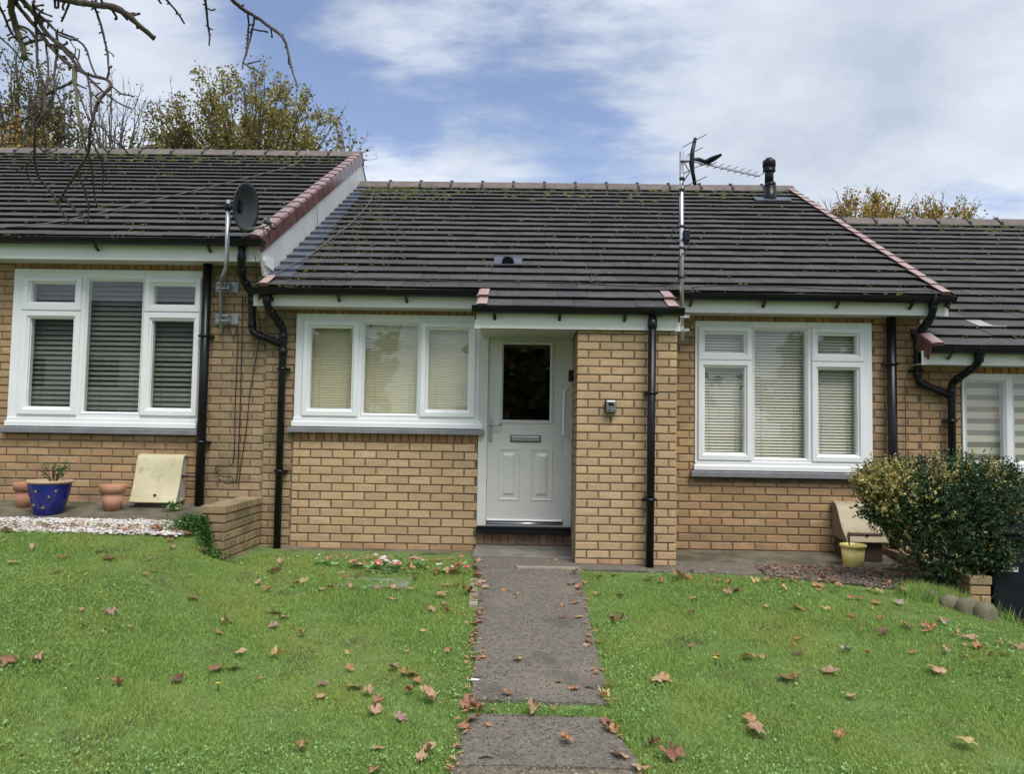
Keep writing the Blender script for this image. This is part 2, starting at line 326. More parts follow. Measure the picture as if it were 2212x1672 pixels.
def np_mesh(name, V, loops, counts, mat, smooth=False):
    me = bpy.data.meshes.new(name); V = np.asarray(V, np.float32); loops = np.asarray(loops, np.int32); counts = np.asarray(counts, np.int32)
    me.vertices.add(len(V)); me.vertices.foreach_set('co', V.ravel()); me.loops.add(len(loops)); me.loops.foreach_set('vertex_index', loops)
    me.polygons.add(len(counts)); st = np.concatenate([[0], np.cumsum(counts)[:-1]]).astype(np.int32); me.polygons.foreach_set('loop_start', st)
    me.polygons.foreach_set('loop_total', counts)
    me.polygons.foreach_set('use_smooth', np.full(len(counts), smooth)); me.update(calc_edges=True); me.validate(); me.materials.append(MT[mat] if isinstance(mat, str) else mat); return me
def sstep(t): t = max(0., min(1., t)); return t * t * (3 - 2 * t)
def nsstep(t): t = np.clip(t, 0, 1); return t * t * (3 - 2 * t)

# ------------------------------------------------------------------ ground height
def gz(X, Y):
    X = np.asarray(X, float); Y = np.asarray(Y, float)
    base = np.where(Y < 6.4, -.03 - .1 * (6.4 - np.maximum(Y, -3)), -.05)
    smooth = .28 * nsstep((-1.72 - X) / 1.3)
    step = .30 * nsstep((-2.48 - X) / .12)
    w = nsstep((Y - 5.85) / .35)
    fade = .6 + .4 * nsstep((Y - 2.2) / 3.6)
    lift = smooth * fade * (1 - w) + step * w
    drop = -np.clip(.15 * (X - 2.9), 0, .1) - np.clip(1.3 * (X - 3.44), 0, .5) * nsstep((Y - 3.5) / 2.)
    bumps = .012 * np.sin(X * 1.9 + .7) * np.cos(Y * 1.6) + .008 * np.sin(X * 4.1 + Y * 3.3)
    bumps = bumps * 1.25 * (1 - nsstep((Y - 5.6) / .6)) * nsstep((np.abs(X - .06) - .45) / .4)
    return base + lift + drop + bumps
def g1(x, y): return float(gz(x, y))
def ground_at(px_, py_):
    d = ray(px_, py_); lo, hi = 1.5, 9.
    for _ in range(50):
        m = (lo + hi) / 2; p = EYE + d * (m / d.y)
        if p.z > g1(p.x, p.y): lo = m
        else: hi = m
    return EYE + d * (lo / d.y)

xs = np.concatenate([[-400, -120, -40, -20, -12], np.arange(-8, 8.01, .1), [12, 20, 40, 120, 400]])
ys = np.concatenate([[-400, -120, -40, -15, -6], np.arange(-2, 8.01, .1), [12, 20, 40, 120, 400]])
# sharpen the step at the retaining wall
GX, GY = np.meshgrid(xs, ys); GZ = gz(GX, GY) - .004
nx, ny = len(xs), len(ys)
idx = np.arange(nx * ny).reshape(ny, nx); q = np.stack([idx[:-1, :-1], idx[:-1, 1:], idx[1:, 1:], idx[1:, :-1]], -1).reshape(-1, 4)
me = np_mesh('ground', np.stack([GX, GY, GZ], -1).reshape(-1, 3), q.ravel(), np.full(len(q), 4), 'earth', True)
link('ground', me, None, kind='structure')

# ------------------------------------------------------------------ houses
YW = 7.2; PITCH = math.atan(.5565); GA = .2313; YE, ZE = 6.86, 2.33
NROW = 20; TILT = R(6.7)
cs, sn = math.cos(PITCH), math.sin(PITCH)
ca, sa = math.cos(PITCH - TILT), math.sin(PITCH - TILT)
def slope_pt(x, s, n, dz): return Vector((x, YE + s * cs - n * sn, ZE + dz + s * sn + n * cs))
def tile_mtx(x, s, n, dz, ang=0.): 
    p = slope_pt(x, s, n, dz)
    m = Matrix(((1, 0, 0), (0, ca, -sa), (0, sa, ca))).to_4x4()
    if ang: m = m @ Matrix.Rotation(ang, 4, 'Z')
    return Matrix.Translation(p) @ m
TW, TL, TT = .2645, .285, .032
_tm = {}
def tile_mesh(w, mat='tile'):
    k = (round(w, 3), mat)
    if k not in _tm:
        w = k[0]; b = MB(); g = .0015; c = .0035
        # undercut nose, chamfered top edge
        prof = [(.034, 0), (.0, TT - c), (c, TT), (TL, TT * .85), (TL, .004)]
        b.prism(prof, 'x', g, w - g); me = b.mesh('roof_tile'); me.materials.append(MT[mat]); _tm[k] = me
    return _tm[k]
_vm = {}
def verge_mesh(side, mat):
    k = (side, mat)
    if k not in _vm:
        b = MB(); t = .012; w = .105; d = .155; r = .03
        # section in (x,z): outer edge at x=0, top inwards
        o = [(-w, .0), (-w, t), (-r, t), (-r * .35, t - r * .3), (0, t - r), (0, -d), (-t, -d), (-t, t - r - .004), (-r, 0)]
        L = GA * 1.1; n = len(o); sg = 1 if side == 'r' else -1
        vs = [(sg * x, 0, z) for x, z in o] + [(sg * x, L, z * (1 if z > -.1 else .93)) for x, z in o]
        fs = [tuple(range(n)), tuple(reversed(range(n, 2 * n)))] + [(i, (i + 1) % n, (i + 1) % n + n, i + n) for i in range(n)]
        b.add(vs, fs); b.box((-w if sg > 0 else 0, .0, -.02), (0 if sg > 0 else w, .012, .004))
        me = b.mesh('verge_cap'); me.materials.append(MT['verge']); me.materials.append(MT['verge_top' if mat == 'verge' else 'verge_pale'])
        for p_ in me.polygons: p_.material_index = 1 if p_.normal.z > .6 else 0  # up-facing cap tops get the paler colour, standing in for sky sheen
        _vm[k] = me
    return _vm[k]
def ridge_mesh(L):
    b = MB(); h = .13; w = .17; t = .018
    h = .115; sec = [(-w, -.045), (-w + .01, -.03 + t), (-.05, h * .75), (-.025, h * .92), (.025, h * .92), (.05, h * .75), (w - .01, -.03 + t), (w, -.045), (w - .03, -.045), (0, h * .7), (-w + .03, -.045)]
    b.prism(sec, 'x', .003, L - .003); return b.mesh('ridge_tile')
LIM = 300
def roof(house, x0, x1, dz, verge_l=False, verge_r=True, vmat='verge', cap_x=None, porch=None, x_first=None, seed=1, vis=(-99, 99)):
    r = random.Random(seed)
    d = MB(); th = .05; s1 = NROW * GA - .02; YB = YE + 2 * s1 * cs
    def P(s, n): p = slope_pt(0, s, n, dz); return (p.y, p.z)
    top = P(s1, -.006); e0 = P(0, -.006); e1 = P(0, -th)
    back = (2 * top[0] - e0[0], e0[1]); back2 = (back[0], e1[1])
    d.prism([e1, e0, top, back, back2, (top[0], top[1] - .06)], 'x', x0 + .01, x1 - .01)
    if porch:
        a = P(0.002, -.006); b_ = P(-.455, -.006); c = P(-.455, -.04); e = P(0.002, -.04)
        d.prism([c, b_, a, e], 'x', porch[0] + .01, porch[1] - .01)
    ro = d.build('roof', 'deck', house)
    jobs = []
    for i in range(NROW):
        off = (i % 2) * TW / 2 + r.uniform(-.01, .01); xa = x0 + (.003 if not (verge_l and i < 1) else .0); xb = x1 - (.05 if verge_r else .003)
        k = math.floor((xa - x0 - off) / TW); 
        while True:
            a = x0 + off + k * TW; b_ = a + TW; k += 1
            if a >= xb: break
            a2, b2 = max(a, xa), min(b_, xb)
            if b2 - a2 < .02: continue
            jobs.append((i, a2, b2))
    if porch:
        for j in (1, 2):
            off = (j % 2) * TW / 2; a = porch[0] + .05 - off
            while a < porch[1] - .05:
                a2, b2 = max(a, porch[0] + .05), min(a + TW, porch[1] - .05)
                if b2 - a2 > .02: jobs.append((-j, a2, b2))
                a += TW
    jobs.sort(key=lambda t: (t[0], -(t[2] - t[1])))
    rest = MB(); nvis = 0
    for i, a, b_ in jobs:
        mt = tile_mtx(a, i * GA - .02 + r.uniform(-.004, .004), .018 + r.uniform(-.0015, .002), dz, r.uniform(-.006, .006))
        me = tile_mesh(b_ - a)
        if vis[0] < b_ and a < vis[1] and nvis < LIM - 2:
            inst('roof_tile', me, ro, mt); nvis += 1
        else: rest.add([mt @ v.co for v in me.vertices], [tuple(p.vertices) for p in me.polygons])
    if rest.v: rest.build('roof_tile', 'tile', ro, recalc=False, kind='stuff')
    # verge caps
    for side, on, X in (('r', verge_r, x1), ('l', verge_l, x0)):
        if not on: continue
        for i in range(NROW if (side == 'r') else 1):
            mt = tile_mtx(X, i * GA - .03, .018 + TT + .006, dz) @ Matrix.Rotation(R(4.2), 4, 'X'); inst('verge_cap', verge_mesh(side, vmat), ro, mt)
    if porch:
        for side, X in (('l', porch[0]), ('r', porch[1])):
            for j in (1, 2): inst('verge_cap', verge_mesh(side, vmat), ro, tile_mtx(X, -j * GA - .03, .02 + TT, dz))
    # ridge
    L = .44; tp = slope_pt(0, NROW * GA, .03, dz); n = int((x1 - x0) / L + .5); L = (x1 - x0) / n
    rm = ridge_mesh(L); rm.materials.append(MT['ridge'])
    cb = MB(); cb.box((-.012, -.175, -.05), (.012, -.16, .01)); cb.tube([(0, -.172, -.02), (0, -.055, .105), (0, -.02, .123)], .007, 5); cb.box((-.022, -.03, .118), (.022, .03, .126)); cb.box((-.015, -.165, .0), (.015, -.135, .03))
    cm = cb.mesh('ridge_clip'); cm.materials.append(MT['dgrey'])
    for k in range(n):
        inst('ridge_tile', rm, ro, Matrix.Translation((x0 + k * L, tp.y, tp.z - .06 + r.uniform(-.003, .003))))
        if k: inst('ridge_clip', cm, ro, Matrix.Translation((x0 + k * L, tp.y, tp.z - .06)))
    return ro
def moss(ro, x0, x1, dz, n_low, n_mid, n_top, seed, rows=(0, NROW), xbias=None):
    r = random.Random(seed)
    for nm, mat, tot, hs in (('moss', 'moss', n_top + n_mid, 1.), ('dark_moss', 'moss_dark', n_low, .7)):
        b = MB()
        for q_ in range(tot):
            if nm == 'moss' and q_ < n_top: i = NROW - 1 - int(abs(r.gauss(0, 1.5)))
            else: i = r.randrange(rows[0], NROW)
            i = max(0, min(NROW - 1, i)); x = r.uniform(x0, x1)
            if xbias and r.random() < .45: x = xbias[0] + abs(r.gauss(0, xbias[1]))
            if x > x1: continue
            k = r.randint(2, 5)
            for _ in range(k):
                big = (1.35 if i > NROW - 5 else .8) if nm == 'moss' else 1.; rx, ry, rz = r.uniform(.012, .035) * hs * big, r.uniform(.01, .022) * big, r.uniform(.006, .014) * big
                p = slope_pt(x + r.gauss(0, .03), i * GA + r.uniform(-.03, .03), .018 + (r.uniform(.0, .022)), dz)
                vs = []; m = 6
                for zz_, rr in ((-.5, .8), (.3, .9), (.9, .45)):
                    for a in range(m):
                        t = 2 * math.pi * a / m + r.uniform(-.2, .2); f = rr * r.uniform(.75, 1.2)
                        vs.append((p.x + rx * f * math.cos(t), p.y + ry * f * math.sin(t), p.z + rz * zz_ + ry * f * math.sin(t) * .45))
                fs = [(l * m + a, l * m + (a + 1) % m, (l + 1) * m + (a + 1) % m, (l + 1) * m + a) for l in range(2) for a in range(m)] + [tuple(2 * m + a for a in range(m))]
                b.add(vs, fs, True)
        if b.v: b.build(nm, mat, ro, recalc=False, kind='stuff')

_bm = {}
def brick_mesh(w, h, d=.03, mat='brick', var=0):
    k = (round(w, 3), round(h, 3), round(d, 3), mat, var)
    if k not in _bm:
        r = random.Random(hash(k[:3]) + var); w, h, d = k[:3]; c = .005; j = lambda: r.uniform(-.0018, .0018)
        fr = [(c + j(), 0, c + j()), (w - c + j(), r.uniform(-.001, .001), c + j()), (w - c + j(), 0, h - c + j()), (c + j(), r.uniform(-.001, .001), h - c + j())]
        md = [(j(), c, j()), (w + j(), c, j()), (w + j(), c, h + j()), (j(), c, h + j())]
        bk = [(0, d, 0), (w, d, 0), (w, d, h), (0, d, h)]
        b = MB(); b.add(fr + md + bk, [(0, 1, 2, 3)] + [(i, i + 4, (i + 1) % 4 + 4, (i + 1) % 4) for i in range(4)] + [(i + 4, i + 8, (i + 1) % 4 + 8, (i + 1) % 4 + 4) for i in range(4)])
        me = b.mesh('brick'); me.materials.append(MT[mat]); _bm[k] = me
    return _bm[k]
BW, BH, CG = .192, .0625, .0735     # brick length, height, course
JOINT = CG - BH
class Wall:
    """collects bricks for one house; the largest 300 become objects, the rest one mesh"""
    def __init__(s): s.items = []; s.rest = {}
    def fill(s, x0, x1, z0, z1, Y, mat, zorg=None, xorg=0., cg=CG, bw=BW, prio=1, vis=True, orient=None, yo=None, red=None):
        zorg = z1 if zorg is None else zorg; j = cg - (cg - JOINT)
        n0 = math.floor((z0 - zorg) / cg) - 1; n1 = math.ceil((z1 - zorg) / cg) + 1
        for i in range(n0, n1):
            za, zb = max(z0, zorg + i * cg + JOINT * .5), min(z1, zorg + (i + 1) * cg - JOINT * .5)
            if zb - za < .018: continue
            off = xorg + (i % 2) * (bw + JOINT) / 2
            k = math.floor((x0 - off) / (bw + JOINT)) - 1
            while True:
                a = off + k * (bw + JOINT) + JOINT / 2; b = a + bw; k += 1
                if a > x1: break
                a2, b2 = max(a, x0), min(b, x1)
                if b2 - a2 < .022: continue
                m = mat
                if red and i - n0 <= red: m = 'brick_warm' if rng.random() < .6 else mat
                s.items.append((prio + (0 if (b2 - a2) > bw * .7 else 3), a2, za, b2 - a2, zb - za, Y, m, orient))
    def soldiers(s, x0, x1, z0, z1, Y, mat, prio=2, w=.0625):
        n = max(1, round((x1 - x0) / (w + .011))); st = (x1 - x0) / n
        for k in range(n):
            s.items.append((prio, x0 + k * st + .0055, z0, st - .011, z1 - z0, Y + rng.uniform(-.001, .001), mat, None))
    def done(s, wall_of, limit=LIM - 10):
        s.items.sort(key=lambda t: (t[0], -t[3] * t[4]))
        rest = {}
        for n, (pr, x, z, w, h, Y, m, orient) in enumerate(s.items):
            wl = wall_of(Y, x); me = brick_mesh(round(w / .004) * .004, round(h / .002) * .002, .03, m, rng.randrange(3))
            y = Y + rng.uniform(-.0012, .0012)
            mt = Matrix.Translation((x, y, z)) if not orient else Matrix.Translation((orient, x, z)) @ Matrix.Rotation(-math.pi / 2, 4, 'Z') 
            if orient: mt = Matrix(((0, 1 if orient > 0 else -1, 0, abs(orient)), (1, 0, 0, x), (0, 0, 1, z), (0, 0, 0, 1)))
            if n < limit and pr < 9: inst('brick', me, wl, mt)
            else: rest.setdefault((wl.name, m), (wl, MB()))[1].add([mt @ v.co for v in me.vertices], [tuple(p.vertices) for p in me.polygons])
        for (_, m), (wl, b) in rest.items(): b.build('brickwork', m, wl, recalc=False, kind='stuff')

def window(house, x0, x1, z0, z1, lights, yf=7.188, fr=.065, kindmat='upvc', sillx=None, glass='glass', sill_z=.055):
    """lights: (gx0, gx1, gz0, gz1, sash) glass rectangles; sash rectangle or None"""
    yb = 7.26; b = MB()
    xs_ = sorted(set([x0, x1])); cols = {}
    # solid front with holes: split in columns by light groups
    groups = {}
    for l in lights: groups.setdefault(l['col'], []).append(l)
    ks = sorted(groups)
    hx = {k: (min(l['o'][0] for l in groups[k]), max(l['o'][1] for l in groups[k])) for k in ks}
    edges = [x0] + [v for k in ks for v in hx[k]] + [x1]
    for i in range(0, len(edges), 2): b.box((edges[i], yf, z0), (edges[i + 1], yb, z1))
    for k in ks:
        a, c = hx[k]; zs = [z0] + [v for l in sorted(groups[k], key=lambda l: l['o'][2]) for v in (l['o'][2], l['o'][3])] + [z1]
        for i in range(0, len(zs), 2): b.box((a, yf, zs[i]), (c, yb, zs[i + 1]))
    w = b.build('window', kindmat, house, bevel=.004)
    for l in lights:
        gx0, gx1, gz0, gz1 = l['g']; o = l['o']
        rb = MB()
        if l['sash']:
            sx0, sx1, sz0, sz1 = l['sash']; yy = yf - .02
            # outer lip, flat, chamfer to the glass
            wl, wr, wb, wt = gx0 - sx0, sx1 - gx1, gz0 - sz0, sz1 - gz1
            rect = lambda t: (sx0 + wl * t, sx1 - wr * t, sz0 + wb * t, sz1 - wt * t)
            prof = [(0, yf + .001), (0, yf - .012), (.08, yy), (.62, yy), (.66, yy + .004), (.97, yf + .022), (1., yf + .024), (1., yb)]
            vs = []; 
            for t, y in prof:
                a, c, e, f = rect(t); vs += [(a, y, e), (c, y, e), (c, y, f), (a, y, f)]
            rb.add(vs, [(i * 4 + k, i * 4 + (k + 1) % 4, (i + 1) * 4 + (k + 1) % 4, (i + 1) * 4 + k) for i in range(len(prof) - 1) for k in range(4)])
            if l.get('vent'):
                rb.box((sx0 + .06, yy - .012, sz1 - .045), (sx1 - .06, yy - .0005, sz1 - .03))
            rb.build('sash', kindmat, w)
        else:
            a, c, e, f = o; t = .022
            rb.ring(a, c, e, f, [(0, yf + .0005), (0.004, yf - .004), (t * .9, yf + .018), (t, yf + .02), (t, yb)])
            rb.build('bead', kindmat, w)
        pb = MB(); pb.box((gx0 - .006, yf + .026, gz0 - .006), (gx1 + .006, yf + .032, gz1 + .006)); pb.build('pane', glass, w)
    sx = sillx or (x0 - .01, x1 + .01)
    sb = MB(); sb.prism([(7.26, z0 - .002), (7.165, z0 - .002), (7.16, z0 - .012), (7.16, z0 - .05), (7.175, z0 - .055), (7.26, z0 - .055)], 'x', *sx)
    sb.prism([(7.18, z0 + .03), (7.172, z0 + .026), (7.172, z0 - .0015), (7.187, z0 - .0015), (7.187, z0 + .03)], 'x', sx[0] + .012, sx[1] - .012)
    sb.build('sill', kindmat, w)
    gb = MB(); t = z0 - .056; gb.prism([(7.27, t), (7.152, t - .004), (7.135, t - .012), (7.135, t - sill_z), (7.145, t - sill_z - .002), (7.27, t - sill_z - .002)], 'x', sx[0] - .03, sx[1] + .02)
    gb.build('sill', 'sillgrey', w, label='grey painted sill under the white frame')
    return w
def blind(x0, x1, z0, z1, pitch, tilt, mat, label, group, Y=7.31, slw=None, cords=2):
    t = thing('venetian_blind', label, 'blind', ((x0 + x1) / 2, Y, z0), group)
    slw = slw or pitch * 1.15; w = x1 - x0 + .05
    b = MB(); b.prism([(-slw / 2, 0), (-slw / 6, .0035), (slw / 6, .0035), (slw / 2, 0), (slw / 6, .0022), (-slw / 6, .0022)], 'x', -w / 2, w / 2)
    me = b.mesh('slat'); me.materials.append(MT[mat]); n = int((z1 - z0 + .03) / pitch)
    for i in range(n):
        inst('slat', me, t, Matrix.Translation(((x0 + x1) / 2, Y, z1 + .01 - (i + .6) * pitch)) @ Matrix.Rotation(tilt + rng.uniform(-.05, .05), 4, 'X'))
    cb = MB()
    for f in ((.2, .82) if cords == 2 else (.2,)):
        x = x0 + (x1 - x0) * f; cb.tube([(x, Y - slw * .55, z0 - .02), (x, Y - slw * .55, z1 + .03)], .0016, 4)
    cb.build('ladder_cord', mat, t)
    h = MB(); h.box((x0 - .03, Y - .02, z1 + .012), (x1 + .03, Y + .02, z1 + .045)); h.build('headrail', mat, t)
    return t

def gutter(house, x0, x1, yc, zt, stops='lr', joints=(), brk=.62, r=.06):
    b = MB(); n = 10; L = []
    for rr in (r, r - .004):
        for k in range(n + 1):
            a = math.pi + math.pi * k / n; L.append((yc + rr * math.cos(a), zt + rr * .95 * math.sin(a)))
    sec = L[:n + 1] + list(reversed(L[n + 1:])); m = len(sec)
    vs = [(x0, y, z) for y, z in sec] + [(x1, y, z) for y, z in sec]
    b.add(vs, [(i, (i + 1) % m, (i + 1) % m + m, i + m) for i in range(m)], False)
    for X, s in ((x0, -1), (x1, 1)):
        poly = [(yc + (r + .004) * math.cos(math.pi + math.pi * k / n), zt + .006 + (r + .004) * math.sin(math.pi + math.pi * k / n)) for k in range(n + 1)]
        b.prism(poly, 'x', X - s * .002, X + s * .01)
    b.tube([(x0, yc - r, zt), (x1, yc - r, zt)], .006, 6)
    g = b.build('gutter', 'black', house)
    bb = MB()
    for k in range(n):
        a0 = math.pi + math.pi * k / n; a1 = math.pi + math.pi * (k + 1) / n
        for q_ in (0,):
            P = [(yc + (r + o) * math.cos(a), zt + (r + o) * .95 * math.sin(a)) for a in (a0, a1) for o in (.001, .006)]
            bb.prism([P[0], P[1], P[3], P[2]], 'x', -.0125, .0125)
    bb.prism([(yc - .012, zt - r - .002), (yc + .012, zt - r - .002), (yc + r - .002, zt - r - .03), (yc + r - .002, zt - r - .045)], 'x', -.0125, .0125)
    me = bb.mesh('gutter_bracket'); me.materials.append(MT['black'])
    k = x0 + .18
    while k < x1 - .05:
        inst('gutter_bracket', me, g, Matrix.Translation((k, 0, 0))); k += brk
    jb = MB()
    for X in joints:
        P = []
        for o in (.0015, .008):
            P.append([(yc + (r + o) * math.cos(math.pi + math.pi * k / n), zt + (r + o) * .95 * math.sin(math.pi + math.pi * k / n)) for k in range(n + 1)])
        jb.prism(P[0] + list(reversed(P[1])), 'x', X - .04, X + .04)
    if joints: jb.build('gutter_joint', 'black', g)
    return g
def downpipe(house, pts, r=.034, collars=(), clips=(), shoe=False, wall_y=7.2):
    # soften corners
    P = [Vector(p) for p in pts]; q_ = [P[0]]
    for i in range(1, len(P) - 1):
        a = (P[i - 1] - P[i]); c = (P[i + 1] - P[i]); d = min(.05, a.length * .45, c.length * .45)
        q_ += [P[i] + a.normalized() * d, P[i] + (a.normalized() + c.normalized()) * d * .22, P[i] + c.normalized() * d]
    q_.append(P[-1]); b = MB(); b.tube(q_, r, 12)
    for (x, y, z) in collars: b.tube([(x, y, z - .035), (x, y, z - .03), (x, y, z + .03), (x, y, z + .035)], [r, r + .006, r + .006, r], 12)
    for i in range(1, len(P) - 1):     # sockets at bends
        for d in ((P[i - 1] - P[i]).normalized(), (P[i + 1] - P[i]).normalized()):
            b.tube([P[i] + d * .05, P[i] + d * .055, P[i] + d * .095, P[i] + d * .1], [r, r + .005, r + .005, r], 12)
    o = b.build('downpipe', 'black', house)
    for (x, y, z) in clips:
        c = MB(); c.tube([(x, y, z - .013), (x, y, z + .013)], r + .006, 12); c.box((x - r - .022, y - .004, z - .009), (x + r + .022, wall_y - .0, z + .009), None)
        for s in (-1, 1): c.tube([(x + s * (r + .014), y - .012, z), (x + s * (r + .014), y, z)], .007, 8)
        c.build('pipe_clip', 'black', o)
    return o
def fascia(house, x0, x1, zt, zb, yf=6.952, yw=7.2, cover=True):
    b = MB(); b.box((x0, yf, zb), (x1, yf + .02, zt)); b.box((x0, yf - .0025, zb), (x1, yf - .0, zb + .012))
    if cover:
        for X in (x0, x1): b.box((X - .02, yf - .005, zb - .004), (X + .025, yf - .0026, zt))
    f = b.build('fascia', 'upvc_old', house)
    s = MB(); s.box((x0 + .004, yf + .021, zb + .006), (x1 - .004, yw + .05, zb + .016)); s.build('soffit', 'soffit', house)
    return f
def shell(house, x0, x1, zb, dz):
    """side and back walls so that the rooms behind the panes are closed"""
    b = MB(); ztop = ZE + dz - .15; yb = 14.6
    b.box((x0, yb, zb), (x1, yb + .2, ztop)); b.box((x0, 7.33, zb), (x0 + .1, yb, ztop)); b.box((x1 - .1, 7.33, zb), (x1, yb, ztop)); b.box((x0 + .1, 7.33, zb), (x1 - .1, yb, zb + .05)); b.box((x0 + .1, 7.33, ztop - .03), (x1 - .1, yb, ztop))
    b.box((x0 + .1, 9.2, zb + .05), (x1 - .1, 9.3, ztop - .03))
    return b.build('inner_wall', 'dark', house)
def mortar(house, rects, Y, name='wall', mat='mortar', depth=.13):
    b = MB()
    for x0, x1, z0, z1 in rects: b.box((x0, Y + .0065, z0), (x1, Y + depth, z1))
    return b.build(name, mat, house)

# ---- middle bungalow
mid = thing('bungalow', 'buff brick bungalow in the middle of the terrace, with white front door and porch roof', 'bungalow', (.6, 7.2, -.05))
XL, XR = -2.50, 3.80
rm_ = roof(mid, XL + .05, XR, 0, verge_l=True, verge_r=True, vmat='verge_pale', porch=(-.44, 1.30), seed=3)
rects = [(-2.47, -2.187, -.12, 2.20), (-2.187, -.44, -.12, 1.07), (-2.187, -.44, 2.157, 2.2), (1.27, 1.592, -.06, 2.2), (1.592, 3.244, -.06, .69), (3.244, 3.70, -.4, 2.2), (1.592, 3.244, 2.14, 2.2), (-.44, .455, -.1, .118)]
wm = mortar(mid, rects, YW)
pb = MB(); pb.box((.447, 6.5065, -.08), (1.276, 7.33, 1.945)); pier = pb.build('porch_pier', 'mortar', mid)
Wm = Wall()
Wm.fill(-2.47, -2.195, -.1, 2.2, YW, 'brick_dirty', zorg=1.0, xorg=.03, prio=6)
Wm.fill(-2.187, -.44, -.08, .943, YW - .002, 'brick_pale', zorg=.943, xorg=.06, cg=.0785, bw=.197, prio=0, red=2)
Wm.soldiers(-2.187, -.44, .95, 1.03, YW, 'brick_red', prio=4); Wm.soldiers(-2.187, -.44, 2.157, 2.2, YW, 'brick_red', prio=8)
Wm.soldiers(-.44, .455, .008, .112, YW, 'brick_dark', prio=2)
Wm.fill(.44, 1.285, -.035, 1.943, 6.5, 'brick_pale', zorg=1.915, xorg=.44 - JOINT / 2, cg=.0705, bw=.185, prio=0, red=1)
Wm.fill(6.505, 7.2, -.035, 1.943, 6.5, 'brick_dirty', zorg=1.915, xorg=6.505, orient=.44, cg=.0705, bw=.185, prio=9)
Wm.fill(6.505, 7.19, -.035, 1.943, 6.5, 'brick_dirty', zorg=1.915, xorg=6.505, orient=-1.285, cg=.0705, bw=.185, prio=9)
Wm.fill(1.29, 3.70, -.02, .625, YW, 'brick', zorg=.66, xorg=.02, prio=1, red=2)
Wm.fill(1.29, 1.592, .625, 2.2, YW, 'brick', zorg=.66, xorg=.02, prio=5); Wm.fill(3.244, 3.70, .625, 2.2, YW, 'brick', zorg=.66, xorg=.02, prio=5)
Wm.fill(3.244, 3.70, -.4, -.02, YW, 'brick', zorg=.66, xorg=.02, prio=9)
Wm.soldiers(1.592, 3.244, 2.14, 2.2, YW, 'brick_red', prio=8)
Wm.done(lambda Y, x: pier if Y < 7 or x > 6 else wm)
shell(mid, -2.46, 3.69, -.12, 0)
ab = MB(); ab.box((-2.25, 7.192, .665), (-2.19, 7.21, .73))
for k in range(12):
    ab.box((-2.245 + (k % 4) * .014, 7.188, .672 + (k // 4) * .02), (-2.237 + (k % 4) * .014, 7.1915, .684 + (k // 4) * .02))
ab.build('air_brick', 'air', mid)
# fascia, gutters
fascia(mid, -2.50, -.42, 2.31, 2.19); fascia(mid, 1.29, 3.80, 2.31, 2.182)
pf = fascia(mid, -.42, 1.28, 2.10, 1.945, yf=6.46, yw=6.5)
pc = MB(); pc.box((-.418, 6.4905, 1.97), (-.40, 7.2, 2.12)); pc.build('porch_cheek', 'upvc_old', mid); pc = MB(); pc.box((1.262, 6.4905, 1.95), (1.278, 7.2, 2.12)); pc.build('porch_cheek', 'upvc_old', mid); pc = MB(); pc.box((-.4, 6.5, 1.951), (.437, 7.2, 1.961)); pc.build('porch_soffit', 'soffit', mid)
gutter(mid, -2.52, -.44, 6.88, 2.335, joints=(-2.38,), brk=.62); gutter(mid, 1.31, 3.83, 6.88, 2.335, joints=(3.66,), brk=.66)
gutter(mid, -.45, 1.31, 6.40, 2.118, joints=(1.1,), brk=.55)
downpipe(mid, [(-2.375, 6.89, 2.28), (-2.385, 6.92, 2.18), (-2.29, 7.13, 2.0), (-2.285, 7.13, -.12)], clips=[(-2.285, 7.13, 1.62), (-2.28, 7.13, .66)], collars=[(-2.287, 7.13, 1.78), (-2.378, 6.9, 2.235)])
downpipe(mid, [(1.06, 6.405, 2.07), (1.05, 6.41, -.05)], clips=[(1.056, 6.41, 1.41), (1.052, 6.41, .52)], collars=[(1.06, 6.405, 1.99)], wall_y=6.5)
downpipe(mid, [(3.392, 7.12, 2.19), (3.40, 7.12, -.35)], r=.042, clips=[(3.395, 7.12, 1.75)])
downpipe(mid, [(3.66, 6.89, 2.28), (3.665, 6.92, 2.17), (3.64, 7.13, 2.02), (3.635, 7.13, 1.585), (3.945, 7.13, 1.46)], clips=[(3.637, 7.13, 1.7)])
# windows
def LT(col, g, sash=None, vent=False):
    if sash: s = sash; o = (g[0] - .004, g[1] + .004, g[2] - .004, g[3] + .004)
    else: o = (g[0] - .022, g[1] + .022, g[2] - .022, g[3] + .022)
    return dict(col=col, g=g, sash=sash, o=o, vent=vent)
window(mid, -2.187, -.437, 1.135, 2.157, [LT(0, (-2.042, -1.652, 1.256, 2.02), (-2.112, -1.58, 1.183, 2.094), True), LT(1, (-1.53, -1.03, 1.217, 2.06)), LT(2, (-.92, -.546, 1.262, 2.018), (-.994, -.473, 1.19, 2.09), True)], sillx=(-2.197, -.40), sill_z=.05)
window(mid, 1.592, 3.244, .79, 2.14, [LT(0, (1.688, 2.05, .903, 1.696), (1.618, 2.12, .829, 1.766)), LT(0, (1.688, 2.05, 1.846, 2.014), (1.618, 2.12, 1.77, 2.088), True), LT(1, (2.154, 2.626, .86, 2.056)), LT(2, (2.746, 3.10, .903, 1.694), (2.677, 3.167, .831, 1.765)), LT(2, (2.746, 3.10, 1.845, 2.015), (2.677, 3.167, 1.77, 2.088), True)])
